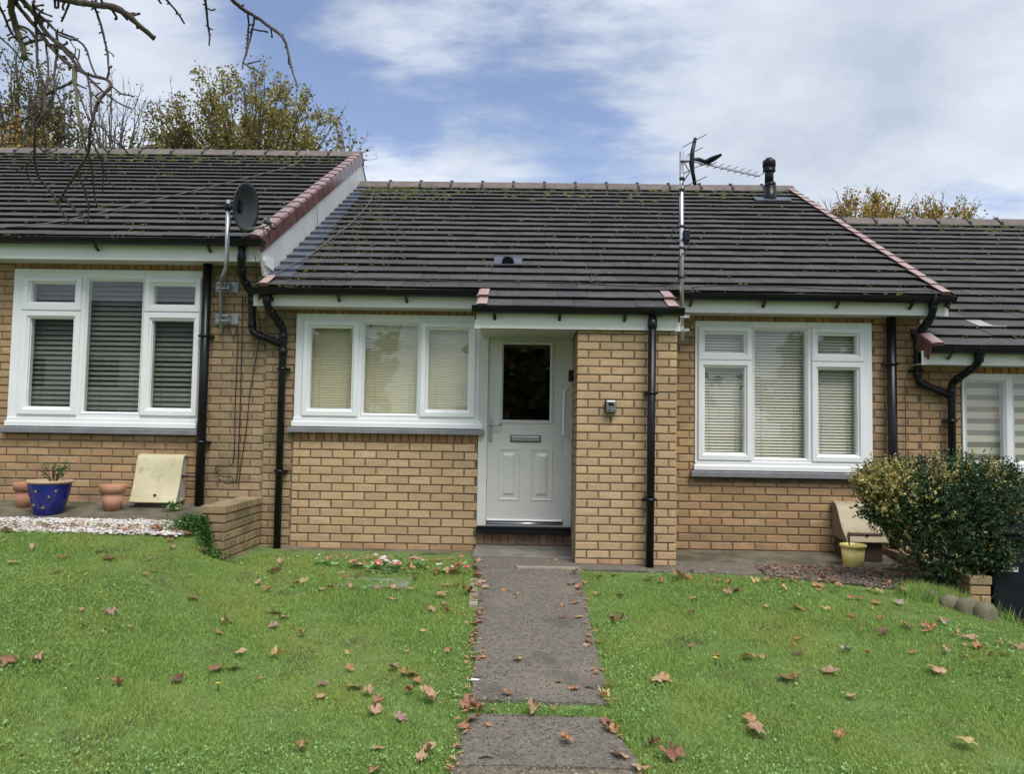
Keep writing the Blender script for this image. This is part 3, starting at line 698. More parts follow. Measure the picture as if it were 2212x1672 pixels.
# door
fb = MB()
fb.box((-.437, 7.192, .172), (-.352, 7.27, 2.19)); fb.box((.368, 7.192, .172), (.452, 7.27, 2.19)); fb.box((-.352, 7.192, 2.12), (.368, 7.27, 2.19))
fb.build('door_frame', 'dframe', mid, bevel=.004)
gx0, gx1, gz0, gz1 = -.215, .236, 1.172, 1.897
db = MB()
for a, c in (((-.35, 7.215, .23), (gx0 - .0, 7.26, 2.118)), ((gx1, 7.215, .23), (.366, 7.26, 2.118)), ((gx0, 7.215, .23), (gx1, 7.26, gz0)), ((gx0, 7.215, gz1), (gx1, 7.26, 2.118))): db.box(a, c)
dr = db.build('door', 'door', mid)
gb = MB(); gb.ring(gx0 - .03, gx1 + .03, gz0 - .03, gz1 + .03, [(0, 7.2155), (.004, 7.207), (.02, 7.205), (.034, 7.222), (.034, 7.24)]); gb.build('glazing_bead', 'door', dr)
gp = MB(); gp.box((gx0 - .002, 7.226, gz0 - .002), (gx1 + .002, 7.232, gz1 + .002)); gp.build('pane', 'doorglass', dr)
for x0 in (-.245, .062):
    p = MB(); x1 = x0 + .205; p.ring(x0, x1, .42, .908, [(0, 7.2155), (.006, 7.208), (.018, 7.212), (.026, 7.2145), (.045, 7.2145), (.07, 7.203), (.10, 7.203)])
    p.box((x0 + .0995, 7.203, .5195), (x1 - .0995, 7.21, .8085)); p.build('door_panel', 'door', dr)
lp = MB(); lp.box((-.135, 7.206, .968), (.152, 7.2148, 1.034)); lpo = lp.build('letter_plate', 'black', dr, bevel=.004)
lp2 = MB(); lp2.box((-.124, 7.198, .977), (.142, 7.2058, 1.024)); lp2.box((-.12, 7.1945, 1.003), (.138, 7.1978, 1.02)); lp2.build('letter_flap', 'steel', dr, bevel=.002)
hb = MB(); hb.box((-.337, 7.204, .968), (-.307, 7.2145, 1.195)); hb.tube([(-.322, 7.205, 1.128), (-.322, 7.165, 1.128), (-.305, 7.155, 1.129), (-.26, 7.153, 1.13), (-.215, 7.157, 1.122)], [.011, .011, .011, .01, .008], 8); hb.tube([(-.322, 7.20, 1.03), (-.322, 7.206, 1.03)], .008, 8)
hb.build('handle', 'steel', dr)
wb = MB(); wb.prism([(7.2145, .255), (7.198, .25), (7.185, .235), (7.187, .228), (7.2145, .228)], 'x', -.345, .36); wb.box((-.352, 7.17, .186), (.368, 7.2, .2)); wb.tube([(-.348, 7.19, .212), (.364, 7.19, .212)], .008, 8); wb.build('weather_bar', 'alu', dr)
sb = MB(); sb.prism([(7.26, .171), (7.15, .168), (7.135, .16), (7.135, .122), (7.15, .118), (7.26, .118)], 'x', -.437, .452); sb.prism([(7.15, .1715), (7.14, .1695), (7.14, .184), (7.19, .185), (7.19, .1735)], 'x', -.43, .445)
sb.build('threshold', 'black', mid)
# pale patch of dots where the house number was
nb = MB(); rr = random.Random(4)
for k in range(26):
    x, z = rr.uniform(-.02, .07), rr.uniform(1.075, 1.14); nb.box((x, 7.2138, z), (x + .0035, 7.2149, z + .0035))
nb.build('number_specks', 'dgrey', dr)
# flashing along the party wall, stepped with the tiles
for i in range(1, NROW):
    b = MB(); w = .24 - .006 * i + rng.uniform(-.012, .012); b.box((0, -.006, TT - .001), (w, TL * .8, TT + .0035)); b.box((0, -.008, 0), (w - .005, -.006, TT + .0035))
    me = b.mesh('flashing'); me.materials.append(MT['lead']); inst('flashing', me, rm_, tile_mtx(XL + .07, i * GA - .02, .0185, 0))
moss(rm_, XL + .1, XR - .1, 0, 420, 95, 210, 5, xbias=(XL + .2, .5))
# vent pipe near the ridge and small cowl low on the slope
def roof_hit(px_, py_, dz=0, n=.04):
    d = ray(px_, py_); o = slope_pt(0, 0, n, dz); nv = Vector((0, -sn, cs)); t = (o - EYE).dot(nv) / d.dot(nv); return EYE + d * t
vp = roof_hit(1664, 432); tz = at(1660, 341, vp.y).z
b = MB(); b.tube([vp - Vector((0, -.02, .15)), (vp.x, vp.y, vp.z + .19)], .079, 16); b.tube([(vp.x, vp.y, vp.z + .19), (vp.x - .01, vp.y, vp.z + .22), (vp.x - .015, vp.y, vp.z + .24)], [.079, .078, .06], 16)
x, y = vp.x - .015, vp.y
b.tube([(x, y, vp.z + .2), (x, y, tz - .1)], .058, 16); z = tz
b.lathe([(.06, -.2), (.084, -.19), (.084, -.175), (.072, -.17), (.072, -.125), (.086, -.12), (.086, -.05), (.078, -.035), (.048, -.03), (.043, -.005), (.0, 0)], (x, y, z), 16)
for k in range(10):
    a = k * .628; b.box((x + .077 * math.cos(a) - .005, y + .077 * math.sin(a) - .005, z - .19), (x + .077 * math.cos(a) + .005, y + .077 * math.sin(a) + .005, z - .12))
b.build('vent_pipe', 'black', rm_, label='grey vent pipe with slotted cap near the ridge')
b = MB(); b.box((-.22, -.1, .012), (.26, .12, .02)); me = b.mesh('flashing'); me.materials.append(MT['lead'])
nvm = Matrix(((1, 0, 0), (0, cs, -sn), (0, sn, cs))).to_4x4(); inst('flashing', me, rm_, Matrix.Translation(slope_pt(vp.x, (vp.y - YE) / cs, .045, 0)) @ nvm)
cv = roof_hit(1097, 570, 0, .045)
b = MB(); b.box((-.14, -.03, .0), (.14, .2, .008)); me = b.mesh('flashing'); me.materials.append(MT['lead']); inst('flashing', me, rm_, Matrix.Translation(cv) @ nvm, label='pale lead plate under the roof vent')
b = MB(); pr = []
for k in range(9):
    a = math.pi * k / 8; pr.append((.062 * math.cos(a), .075 * math.sin(a)))
vs = [(x, -.02, z) for x, z in pr] + [(x * .95, .06, z * .9) for x, z in pr] + [(x * .5, .13, z * .3) for x, z in pr]
b.add(vs, [(i + l * 9, i + 1 + l * 9, i + 10 + l * 9, i + 9 + l * 9) for l in range(2) for i in range(8)] + [tuple(range(9))], False)
me = b.mesh('roof_vent'); me.materials.append(MT['black']); inst('roof_vent', me, rm_, Matrix.Translation(cv + Vector((0, 0, .008))) @ nvm)

# ---- left bungalow
DL = .44
left = thing('bungalow', 'highest bungalow of the terrace, behind the blue pot, with red brown roof edge', 'bungalow', (-5, 7.2, .3))
LX0, LX1 = -8.36, -2.43
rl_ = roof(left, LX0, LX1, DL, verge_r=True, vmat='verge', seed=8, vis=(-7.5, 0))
moss(rl_, LX0 + .1, LX1 - .1, DL, 330, 45, 170, 9)
WX1 = -2.47
rects = [(LX0, -4.926, .2, 2.63), (-4.926, -3.10, .2, 1.0), (-4.926, -3.10, 2.552, 2.63), (-3.10, WX1 - .002, -.15, 2.63)]
wl_ = mortar(left, rects, YW)
Wl = Wall()
Wl.fill(-5.9, -3.1, .3, .965, YW, 'brick', zorg=.985, xorg=.05, prio=0)
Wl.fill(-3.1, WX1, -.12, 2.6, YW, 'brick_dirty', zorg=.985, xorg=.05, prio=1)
Wl.fill(-5.9, -4.935, .985, 2.6, YW, 'brick', zorg=.985, xorg=.05, prio=2)
Wl.fill(-7.6, -5.9, .3, 2.6, YW, 'brick', zorg=.985, xorg=.05, prio=9)
Wl.soldiers(-4.926, -3.10, 2.555, 2.63, YW, 'brick_red', prio=7)
Wl.done(lambda Y, x: wl_)
shell(left, LX0, WX1, .2, DL)
b = MB()   # bargeboard between the two roofs
def PB(s, n): p = slope_pt(0, s, n, DL); return (p.y, p.z)
s1 = NROW * GA
tp_ = PB(s1, -.02); 
b.prism([PB(-.02, -.42), PB(-.02, -.09), tp_, (2 * tp_[0] - PB(-.02, -.09)[0], PB(-.02, -.09)[1]), (2 * tp_[0] - PB(-.02, -.09)[0], PB(-.02, -.42)[1]), PB(s1, -.42)], 'x', LX1 - .035, LX1 - .012)
b.build('bargeboard', 'barge', left)
b = MB(); p0 = PB(-.02, -.09); b.prism([(6.945, p0[1] - .04), (6.945, 2.63 - .02), (6.97, 2.63 - .06), (7.2, 2.56), (7.2, 2.68)], 'x', LX1 - .011, LX1 + .006); b.build('box_end', 'upvc', left)
fascia(left, LX0, LX1 - .03, 2.75, 2.60, cover=False); gutter(left, LX0, LX1 + .0, 6.88, 2.778, joints=(-2.62,), brk=1.05)
downpipe(left, [(-3.03, 7.12, 2.62), (-3.025, 7.12, .3)], r=.042, clips=[(-3.03, 7.12, 1.92), (-3.026, 7.12, .92)])
downpipe(left, [(-2.62, 6.89, 2.72), (-2.64, 6.93, 2.55), (-2.68, 7.0, 2.5), (-2.66, 7.11, 2.33), (-2.58, 7.125, 2.25), (-2.575, 7.125, 1.96), (-2.30, 7.125, 1.84)][:2] + [(-2.665, 6.97, 2.50), (-2.66, 7.11, 2.36)][:0] + [(-2.655, 7.0, 2.46), (-2.60, 7.125, 2.33), (-2.585, 7.125, 1.955), (-2.30, 7.125, 1.85)], clips=[(-2.44, 7.125, 1.91)])
window(left, -4.926, -3.104, 1.095, 2.553, [LT(0, (-4.748, -4.334, 1.231, 2.073), (-4.826, -4.258, 1.153, 2.142)), LT(0, (-4.748, -4.334, 2.238, 2.412), (-4.826, -4.258, 2.152, 2.478), True), LT(1, (-4.205, -3.684, 1.19, 2.446)), LT(2, (-3.57, -3.175, 1.235, 2.067), (-3.648, -3.108 + .0, 1.16, 2.143)), LT(2, (-3.57, -3.175, 2.228, 2.404), (-3.648, -3.108, 2.154, 2.48), True)], sillx=(-4.93, -3.10))

# ---- right bungalow
DR = -.455
right = thing('bungalow', 'lowest bungalow of the terrace, behind the bush, with striped roller blinds', 'bungalow', (6, 7.2, -.5))
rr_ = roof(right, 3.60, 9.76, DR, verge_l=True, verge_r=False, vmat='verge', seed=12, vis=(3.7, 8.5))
moss(rr_, 3.9, 8.5, DR, 200, 40, 70, 13)
inst('roof_tile', tile_mesh(TW, 'tile_bare'), rr_, tile_mtx(4.26, 2 * GA - .022, .0195, DR), label='pale bare roof tile among dark ones')
wr_ = mortar(right, [(3.702, 4.072, -.6, 1.75), (4.072, 8.5, -.6, .70), (4.072, 8.5, 1.68, 1.75)], YW)
Wr = Wall()
Wr.fill(3.702, 4.07, -.55, 1.75, YW, 'brick', zorg=.66, xorg=.02, prio=0); Wr.fill(4.072, 6.0, -.55, .68, YW, 'brick', zorg=.66, xorg=.02, prio=1); Wr.soldiers(4.072, 6., 1.68, 1.75, YW, 'brick_red', prio=2)
Wr.fill(6.0, 8.5, -.55, 1.75, YW, 'brick', zorg=.66, xorg=.02, prio=9)
Wr.done(lambda Y, x: wr_)
shell(right, 3.71, 9.7, -.6, DR)
fascia(right, 3.60, 9.7, 1.86, 1.735); gutter(right, 3.63, 9.7, 6.88, 1.885, joints=(4.06,), brk=.7)
downpipe(right, [(4.07, 6.89, 1.83), (4.07, 6.93, 1.74), (3.945, 7.13, 1.58), (3.935, 7.13, -.5)], clips=[(3.94, 7.13, 1.23)], collars=[(4.07, 6.91, 1.79)])
window(right, 4.075, 6.1, .82, 1.68, [LT(0, (4.125, 4.46, .868, 1.598), None), LT(1, (4.565, 5.2, .868, 1.64)), LT(2, (5.4, 5.85, .868, 1.598), None)], sill_z=.06)

# ---- blinds, one behind each column of panes
G1, G2, G3 = 'dark blinds in the window of the highest bungalow', 'cream blinds in the window beside the front door', 'ivory blinds in the tall window of the middle bungalow'
for nm, x0, x1 in (('left', -4.77, -4.31), ('middle', -4.22, -3.67), ('right', -3.60, -3.15)):
    z0_, z1_ = (1.18, 2.46)
    blind(x0, x1, z0_, z1_, .0485, R(54), 'slat_dark', f'dark olive venetian blind behind the {nm} panes of the window over the blue pot', G1, slw=.05, Y=7.33)
for nm, x0, x1, z0_, z1_ in (('narrow left pane', -2.06, -1.63, 1.24, 2.04), ('wide middle pane', -1.55, -1.01, 1.2, 2.08), ('narrow right pane, nearest the front door', -.94, -.525, 1.24, 2.04)):
    blind(x0, x1, z0_, z1_, .0245, R(74), 'slat_cream', f'closed cream venetian blind behind the {nm}'[:110], G2, slw=.031, Y=7.30)
for nm, x0, x1 in (('left', 1.67, 2.07), ('middle', 2.14, 2.64), ('right', 2.73, 3.12)):
    blind(x0, x1, .85, 2.07, .0285, R(55), 'slat_pale', f'ivory venetian blind behind the {nm} panes of the window over the yellow pot', G3, slw=.031, Y=7.30, cords=2)
for nm, x0, x1 in (('narrow pane nearest the drainpipe', 4.10, 4.50), ('wide pane cut by the picture edge', 4.53, 5.24), ('farthest pane', 5.37, 5.9)):
    t = thing('roller_blind', f'cream and taupe striped roller blind behind the {nm}', 'blind', ((x0 + x1) / 2, 7.3, .85), 'striped roller blinds')
    z = 1.66; k = 0
    while z > .84:
        h = .05 if k % 2 else .062; b = MB(); b.box((x0, 7.3 + .003 * (k % 2), z - h), (x1, 7.303 + .003 * (k % 2), z)); b.build('fabric_band', 'band_d' if k % 2 else 'band_l', t); z -= h; k += 1

# ------------------------------------------------------------------ paving
def slab_mesh(poly, nsub, zoff, mat, name, depth=.12, zfun=None, parent=None, jag=.012, label=None):
    """poly: outline (x,y) list, resampled and roughened, draped on the ground"""
    pts = []
    for i in range(len(poly)):
        a, b = Vector(poly[i]), Vector(poly[(i + 1) % len(poly)]); n = max(1, int((b - a).length / .07))
        for k in range(n):
            p = a.lerp(b, k / n); pts.append((p.x + rng.uniform(-jag, jag), p.y + rng.uniform(-jag, jag)))
    bm = bmesh.new(); vs = [bm.verts.new((x, y, 0)) for x, y in pts]; bm.faces.new(vs)
    y0, y1 = min(p[1] for p in pts), max(p[1] for p in pts)
    k = 1
    yy = y0 + .15
    while yy < y1:
        geom = bm.verts[:] + bm.edges[:] + bm.faces[:]; bmesh.ops.bisect_plane(bm, geom=geom, plane_co=(0, yy, 0), plane_no=(0, 1, 0)); yy += .15
    f = zfun or (lambda x, y: g1(x, y) + zoff)
    for v in bm.verts: v.co.z = f(v.co.x, v.co.y)
    r_ = bmesh.ops.extrude_face_region(bm, geom=bm.faces[:])
    for v in [g for g in r_['geom'] if isinstance(g, bmesh.types.BMVert)]: v.co.z -= depth
    bmesh.ops.recalc_face_normals(bm, faces=bm.faces)
    me = bpy.data.meshes.new(name); bm.to_mesh(me); bm.free()
    return link(name, me, mat, parent, kind='structure')
pathz = lambda x, y: (-.03 - .1 * max(0, 6.4 - y)) + .012 + .006 * math.sin(x * 5 + y * 2)
PL = lambda y: float(np.interp(y, [1.5, 2.6, 3.2, 3.75, 4.2, 5.2, 6.3, 6.6], [-.33, -.31, -.285, -.25, -.262, -.295, -.37, -.39]))
PR = lambda y: float(np.interp(y, [1.5, 2.6, 3.2, 3.75, 4.2, 5.0, 5.6, 6.1, 6.6], [.68, .62, .525, .425, .442, .45, .45, .455, .47]))
def pathpoly(y0, y1): 
    ysn = [y0 + (y1 - y0) * k / 14 for k in range(15)]
    return [(PL(y), y) for y in ysn] + [(PR(y), y) for y in reversed(ysn)]
slab_mesh(pathpoly(3.90, 6.28), 1, 0, 'asphalt', 'path', zfun=pathz)
slab_mesh(pathpoly(3.30, 3.74), 1, 0, 'asphalt', 'path', zfun=lambda x, y: pathz(x, y))
slab_mesh(pathpoly(1.2, 3.31), 1, 0, 'asphalt_pale', 'path', zfun=lambda x, y: pathz(x, y) - .004)
slab_mesh([(-.40, 6.27), (1.9, 6.2), (2.05, 6.5), (1.95, 6.72), (1.36, 6.75), (-.41, 6.74)], 1, 0, 'asphalt', 'pavement', zfun=lambda x, y: -.03 - .006 * max(0, x - .6))
slab_mesh([(-.44, 6.72), (.455, 6.70), (.455, 7.205), (-.44, 7.205)], 1, 0, 'cement', 'doorstep', zfun=lambda x, y: -.022 + .05 * (y - 6.72), jag=.004)
slab_mesh([(-.05, 6.22), (.47, 6.21), (.47, 6.30), (-.05, 6.29)], 1, 0, 'kerb', 'path_patch', zfun=lambda x, y: -.022, jag=.012, depth=.05)
for y in (5.35, 5.45, 5.56, 5.66, 5.78, 5.9):
    slab_mesh([(PL(y) - .06, y - .04), (PL(y) + .0, y - .04), (PL(y) + .0, y + .045), (PL(y) - .06, y + .045)], 1, 0, 'kerb', 'edging_brick', zfun=lambda x, y: pathz(x, y) + .004, depth=.06, jag=.004)
slab_mesh([(-2.25, 6.92), (-.44, 6.92), (-.44, 7.205), (-2.25, 7.205)], 1, 0, 'concrete', 'footing', zfun=lambda x, y: -.062 + .05 * (y - 6.92), jag=.006)
slab_mesh([(1.34, 6.74), (2.0, 6.72), (3.28, 6.66), (3.35, 7.205), (1.336, 7.205)], 1, 0, 'concrete', 'pavement', zfun=lambda x, y: -.045 + .08 * (y - 6.7), jag=.008)
slab_mesh([(-8, 6.5), (-2.66, 6.5), (-2.66, 7.205), (-8, 7.205)], 1, 0, 'concrete', 'pavement', zfun=lambda x, y: .265 + .1 * (y - 6.5), jag=.008, depth=.3)
b = MB(); b.box((3.5, 4.0, -.68), (8, 7.2, -.59)); b.build('pavement', 'concrete', None, kind='structure')

# ------------------------------------------------------------------ low walls
rw = thing('low_brick_wall', 'low buff brick wall with brick on edge top, between gravel bed and drainpipe', 'wall', (-2.55, 6.7, 0))
b = MB(); b.box((-2.645, 6.31, -.15), (-2.465, 7.19, .345)); rwc = b.build('wall_core', 'mortar', rw)
k = 0
for i in range(6):
    z = .352 - .0735 * (i + 1)
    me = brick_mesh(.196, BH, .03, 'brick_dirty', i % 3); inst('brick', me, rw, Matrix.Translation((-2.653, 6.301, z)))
    y = 6.302 + (.1 if i % 2 else 0)
    if i % 2: inst('brick', brick_mesh(.092, BH, .03, 'brick_dirty', 1), rw, Matrix(((0, -1, 0, -2.456), (1, 0, 0, 6.303), (0, 0, 1, z), (0, 0, 0, 1))))
    while y < 7.15:
        inst('brick', brick_mesh(min(.192, 7.19 - y), BH, .03, 'brick_dirty', k % 3), rw, Matrix(((0, -1, 0, -2.456), (1, 0, 0, y), (0, 0, 1, z), (0, 0, 0, 1)))); y += .203; k += 1
for k in range(12):
    b = MB(); b.box((-2.66 + rng.uniform(-.003, .003), 6.295 + k * .0745, .352), (-2.45, 6.295 + k * .0745 + .064, .415)); b.build('coping_brick', 'brick_dirty', rw, bevel=.005)
b = MB(); b.box((-2.65, 6.31, .345), (-2.46, 7.19, .405)); b.build('coping_mortar', 'mortar', rw)
rw2 = thing('low_brick_wall', 'stub of low buff brick wall showing under the bush beside the black bin', 'wall', (3.52, 6.1, -.3))
b = MB(); b.box((3.345, 5.83, -.6), (3.485, 7.19, -.01)); b.build('wall_core', 'mortar', rw2)
for i in range(8):
    z = -.012 - .0735 * (i + 1); off = 0 if i % 2 else .098
    for a, c in (((0, .07), (.081, .15)) if i % 2 else ((0, .15),)):
        inst('brick', brick_mesh(c - a, BH, .03, 'brick', i % 3), rw2, Matrix.Translation((3.340 + a, 5.822, z)))
    y = 5.823
    while y < 7.15:
        inst('brick', brick_mesh(min(.192, 7.19 - y), BH, .03, 'brick', i % 3), rw2, Matrix(((0, 1, 0, 3.338), (1, 0, 0, y), (0, 0, 1, z), (0, 0, 0, 1)))); y += .203
b = MB(); b.box((3.332, 5.815, -.012), (3.497, 7.19, .05)); b.build('coping', 'brick_dirty', rw2, bevel=.005)

# ------------------------------------------------------------------ meter boxes
def meter_box(x0, x1, yw, zb, lidlow, lidtop, lid, side, label, yf):
    t = thing('meter_box', label, 'meter box', ((x0 + x1) / 2, (yw + yf) / 2, zb), 'gas meter boxes')
    b = MB(); b.box((x0 + .03, yf + .05, zb), (x1 - .03, yw - .01, lidlow + .06)); b.build('base', 'gasbase', t, bevel=.008)
    h = lidtop - lidlow; n = 12; pts = []
    for k in range(n + 1):
        f = k / n      # from the top back to the low front, convex then sweeping out
        y = yw - .10 - (yw - .10 - yf) * (.1 * f + .9 * f ** 1.0 * (1 - .30 * math.sin(math.pi * f)))
        z = lidtop - .012 - h * (f ** 1.25)
        pts.append((y, z))
    pts = [(yw - .012, lidtop + .0), (yw - .06, lidtop)] + pts
    b = MB(); m = len(pts); e = .016
    inner = [(y + .012, z - .012) for y, z in pts]
    outl = pts + list(reversed(inner))
    b.prism(outl, 'x', x0, x1); b.build('lid', lid, t, bevel=.004)
    sd_ = MB()
    for X in (x0 + .012, x1 - .024): sd_.prism([(yw - .012, lidtop - .014)] + [(y + .013, z - .01) for y, z in pts[2:]] + [(yw - .012, lidlow)], 'x', X, X + .012)
    sd_.build('side', side, t)
    b = MB(); y, z = pts[-2]; b.tube([(x0 + (x1 - x0) * .53, y - .006, z + .02), (x0 + (x1 - x0) * .53, y + .01, z + .02)], .011, 10); b.build('lock', 'black', t)
    return t
meter_box(-3.60, -3.17, 7.19, .28, .38, .80, 'gas', 'gasside', 'pale cream gas meter box with sloping lid, against the wall by the terracotta pot', 6.95)
meter_box(2.85, 3.21, 7.19, -.035, .16, .475, 'gas_b', 'gasside_b', 'brownish cream gas meter box half behind the bush and the yellow pot', 6.82)
b = MB(); b.tube([(-3.19, 7.09, .60), (-3.1, 7.12, .6), (-2.99, 7.15, .6)], .012, 6); b.build('gas_pipe', 'dgrey', None); tag(bpy.data.objects['gas_pipe'], 'short thin pipe running from the cream meter box to the drainpipe', 'pipe')

# ------------------------------------------------------------------ pots
def leafy(b, base, n, h, spread, size, r, per=5):
    for k in range(n):
        a = r.uniform(0, 6.28); q_ = spread * r.uniform(.2, 1); hh = h * r.uniform(.5, 1)
        pts = [Vector(base) + Vector((math.cos(a) * q_ * f, math.sin(a) * q_ * f, hh * f ** .8)) for f in (0, .4, .75, 1)]
        b.tube(pts, [.004, .0035, .003, .002], 5)
        yield pts
def pot(name, label, loc, prof, mat, rimprof=None, rimmat=None, soil_z=None, soil_r=0, group=None, n=32):
    t = thing(name, label, 'pot', loc, group); b = MB(); b.lathe(prof, loc, n); b.build('body', mat, t)
    if rimprof: b = MB(); b.lathe(rimprof, loc, n); b.build('rim', rimmat or mat, t)
    if soil_r: b = MB(); b.lathe([(soil_r, soil_z), (soil_r * .6, soil_z + .012), (0, soil_z + .016)], loc, n); b.build('soil', 'soil', t)
    return t
bp = (-4.165, 6.68, .265)
t = pot('plant_pot', 'large glossy blue glazed pot with pale rim', bp, [(0, .0), (0.1062, 0), (0.1125, .01), (0.1350, .1), (0.1602, .2), (0.1710, .27), (0.1692, .285), (0.1485, .285), (0.1440, .24), (0.1170, .05)], 'blueglaze', [(0.1692, .283), (0.1827, .288), (0.1863, .3), (0.1800, .31), (0.1647, .31), (0.1548, .3), (0.1485, .284)], 'potrim', .265, .149, n=40)
b = MB()
for x, z in ((-.02, .22), (-.10, .16), (.075, .17), (-.055, .1), (.03, .08), (.12, .22), (-.14, .23)):
    rr = .1125 + .0585 * min(1, z / .27); y = -math.sqrt(max(0, (rr + .004) ** 2 - x * x))
    b.box((bp[0] + x - .012, bp[1] + y - .002, bp[2] + z - .003), (bp[0] + x + .012, bp[1] + y + .006, bp[2] + z + .003), None); b.box((bp[0] + x + .002, bp[1] + y - .002, bp[2] + z), (bp[0] + x + .008, bp[1] + y + .006, bp[2] + z + .016), None)
b.build('gold_motif', 'gold', t)
pl = thing('rose_plant', 'small green leafed plant with bare stems growing in the blue pot', 'plant', (bp[0] + .02, bp[1], bp[2] + .27))
r = random.Random(3); st = MB(); lf = MB(); tips = []
for pts in leafy(st, (bp[0] + .03, bp[1], bp[2] + .26), 13, .2, .13, .02, r): tips.append(pts)
def leafq(b, p, d, up, s, w=.55, bend=.25):
    d = d.normalized(); sd_ = d.cross(up); sd_ = sd_.normalized() if sd_.length > 1e-4 else d.orthogonal().normalized(); nn = sd_.cross(d)
    b.add([p, p + d * s * .45 + sd_ * s * w * .5 + nn * s * bend * .2, p + d * s, p + d * s * .45 - sd_ * s * w * .5 + nn * s * bend * .2, p + d * s * .5 - nn * s * .05], [(0, 1, 4), (1, 2, 4), (2, 3, 4), (3, 0, 4)], False)
def rv(r): return Vector((r.gauss(0, 1), r.gauss(0, 1), r.gauss(0, 1))).normalized()
for pts in tips[:9]:
    for _ in range(9):
        f = r.uniform(.5, 1.05); p = pts[0].lerp(pts[3], f) + Vector((0, 0, .02)); leafq(lf, p, rv(r) + Vector((0, 0, .2)), Vector((0, 0, 1)), r.uniform(.025, .045), .7)
st.build('stem', 'stem', pl); lf.build('foliage', 'rose', pl, recalc=False)
tp1 = [(0, 0), (.073, 0), (.075, .005), (.092, .13), (.093, .14), (.075, .14), (.07, .1)]
def tprof(s): return [(0, 0), (.07 * s, 0), (.093 * s, .16 * s), (.08 * s, .16 * s)], [(.093 * s, .158 * s), (.106 * s, .16 * s), (.112 * s, .225 * s), (.108 * s, .23 * s), (.098 * s, .23 * s), (.09 * s, .17 * s), (.085 * s, .158 * s)]
a, c = tprof(1.); pot('plant_pot', 'empty terracotta pot standing alone left of the cream meter box', (-3.70, 6.86, .30), a, 'terracotta', c, 'terracotta', .19, .09, 'terracotta pots')
a, c = tprof(1.); pot('plant_pot', 'terracotta pot half hidden behind the large blue pot', (-4.53, 6.93, .30), a, 'terracotta', c, 'terracotta', .19, .09, 'terracotta pots')
yp = (2.845, 6.70, -.045)
t = pot('plant_pot', 'yellow plastic pot standing in front of the brownish meter box', yp, [(0, 0), (.075, 0), (.08, .004), (.098, .165), (.09, .165), (.07, .02)], 'yellowpot', [(.097, .163), (.107, .166), (.11, .183), (.107, .19), (.1, .188), (.094, .163)], 'yellowpot', .16, .092)
pl = thing('seedling', 'thin green seedling growing in the yellow pot', 'plant', (yp[0] - .03, yp[1], yp[2] + .16)); st = MB(); lf = MB(); r = random.Random(5)
for pts in leafy(st, (yp[0] - .03, yp[1], yp[2] + .16), 4, .13, .04, .02, r):
    for _ in range(5): leafq(lf, pts[0].lerp(pts[3], r.uniform(.4, 1)), rv(r), Vector((0, 0, 1)), r.uniform(.02, .035), .4)
st.build('stem', 'rose', pl); lf.build('foliage', 'rose', pl, recalc=False)

# ------------------------------------------------------------------ small wall fittings
t = thing('key_safe', 'black and silver key safe screwed to the brick pier right of the door', 'key safe', (.72, 6.49, 1.24))
b = MB(); b.box((.674, 6.45, 1.237), (.770, 6.499, 1.352)); b.build('body', 'black', t, bevel=.014)
b = MB(); b.box((.683, 6.436, 1.244), (.762, 6.4495, 1.342)); b.build('cover', 'steel', t, bevel=.006)
b = MB(); b.box((.701, 6.431, 1.300), (.744, 6.4355, 1.325)); b.build('dial_window', 'black', t, bevel=.006)
b = MB()
for k in range(3): b.box((.695 + k * .008, 6.4345, 1.256 + .002 * (k % 2)), (.701 + k * .008, 6.4357, 1.264))
b.build('logo', 'black', t)
t = thing('grab_rail', 'white plastic grab rail beside the front door', 'grab rail', (.40, 7.17, 1.03))
b = MB(); b.tube([(.438, 7.155, 1.47), (.40, 7.13, 1.472), (.376, 7.12, 1.465), (.365, 7.115, 1.44), (.362, 7.115, 1.25), (.360, 7.115, 1.07), (.368, 7.12, 1.045), (.395, 7.13, 1.035), (.438, 7.155, 1.035)], .014, 10); b.build('tube', 'rail', t)
b = MB(); 
for z in (1.38, 1.12): b.tube([(.363, 7.115, z - .01), (.363, 7.115, z + .01)], .017, 10)
for z in (1.47, 1.035): b.tube([(.439, 7.155, z), (.43, 7.155, z)], .035, 12)
b.build('flange', 'rail', t)
t = thing('door_sensor', 'small black box fixed by the door above the grab rail', 'sensor', (.42, 7.17, 1.54)); b = MB(); b.box((.395, 7.0, 1.535), (.4385, 7.06, 1.64)); b.build('case', 'black', t, bevel=.01)
b = MB(); b.tube([(.42, 6.996, 1.595), (.42, 7.0, 1.595)], .008, 8); b.build('button', 'dgrey', t)
t = thing('drain_cover', 'small square metal drain cover in the paving by the pier', 'drain cover', (1.06, 6.22, -.04))
p = ground_at(1415, 1220); 
b = MB(); z = p.z + .012; b.ring  # frame built flat
for a, c in (((-.085, -.07), (.085, -.055)), ((-.085, .055), (.085, .07)), ((-.085, -.055), (-.07, .055)), ((.07, -.055), (.085, .055))): b.box((p.x + a[0], p.y + a[1], z - .01), (p.x + c[0], p.y + c[1], z + .022))
b.build('frame', 'sepia', t); b = MB(); b.box((p.x - .069, p.y - .054, z - .01), (p.x + .069, p.y + .054, z + .012)); b.box((p.x - .03, p.y - .008, z + .0125), (p.x + .03, p.y + .008, z + .018)); b.build('lid', 'sepia', t)
p = ground_at(815, 1268)
t = thing('manhole_cover', 'grey manhole slab sunk in the left lawn with leaves along its edge', 'manhole cover', p)
b = MB(); b.box((p.x - .3, p.y - .02, p.z - .03), (p.x + .22, p.y + .34, p.z + .012)); b.build('slab', 'slabgrey', t, bevel=.008)
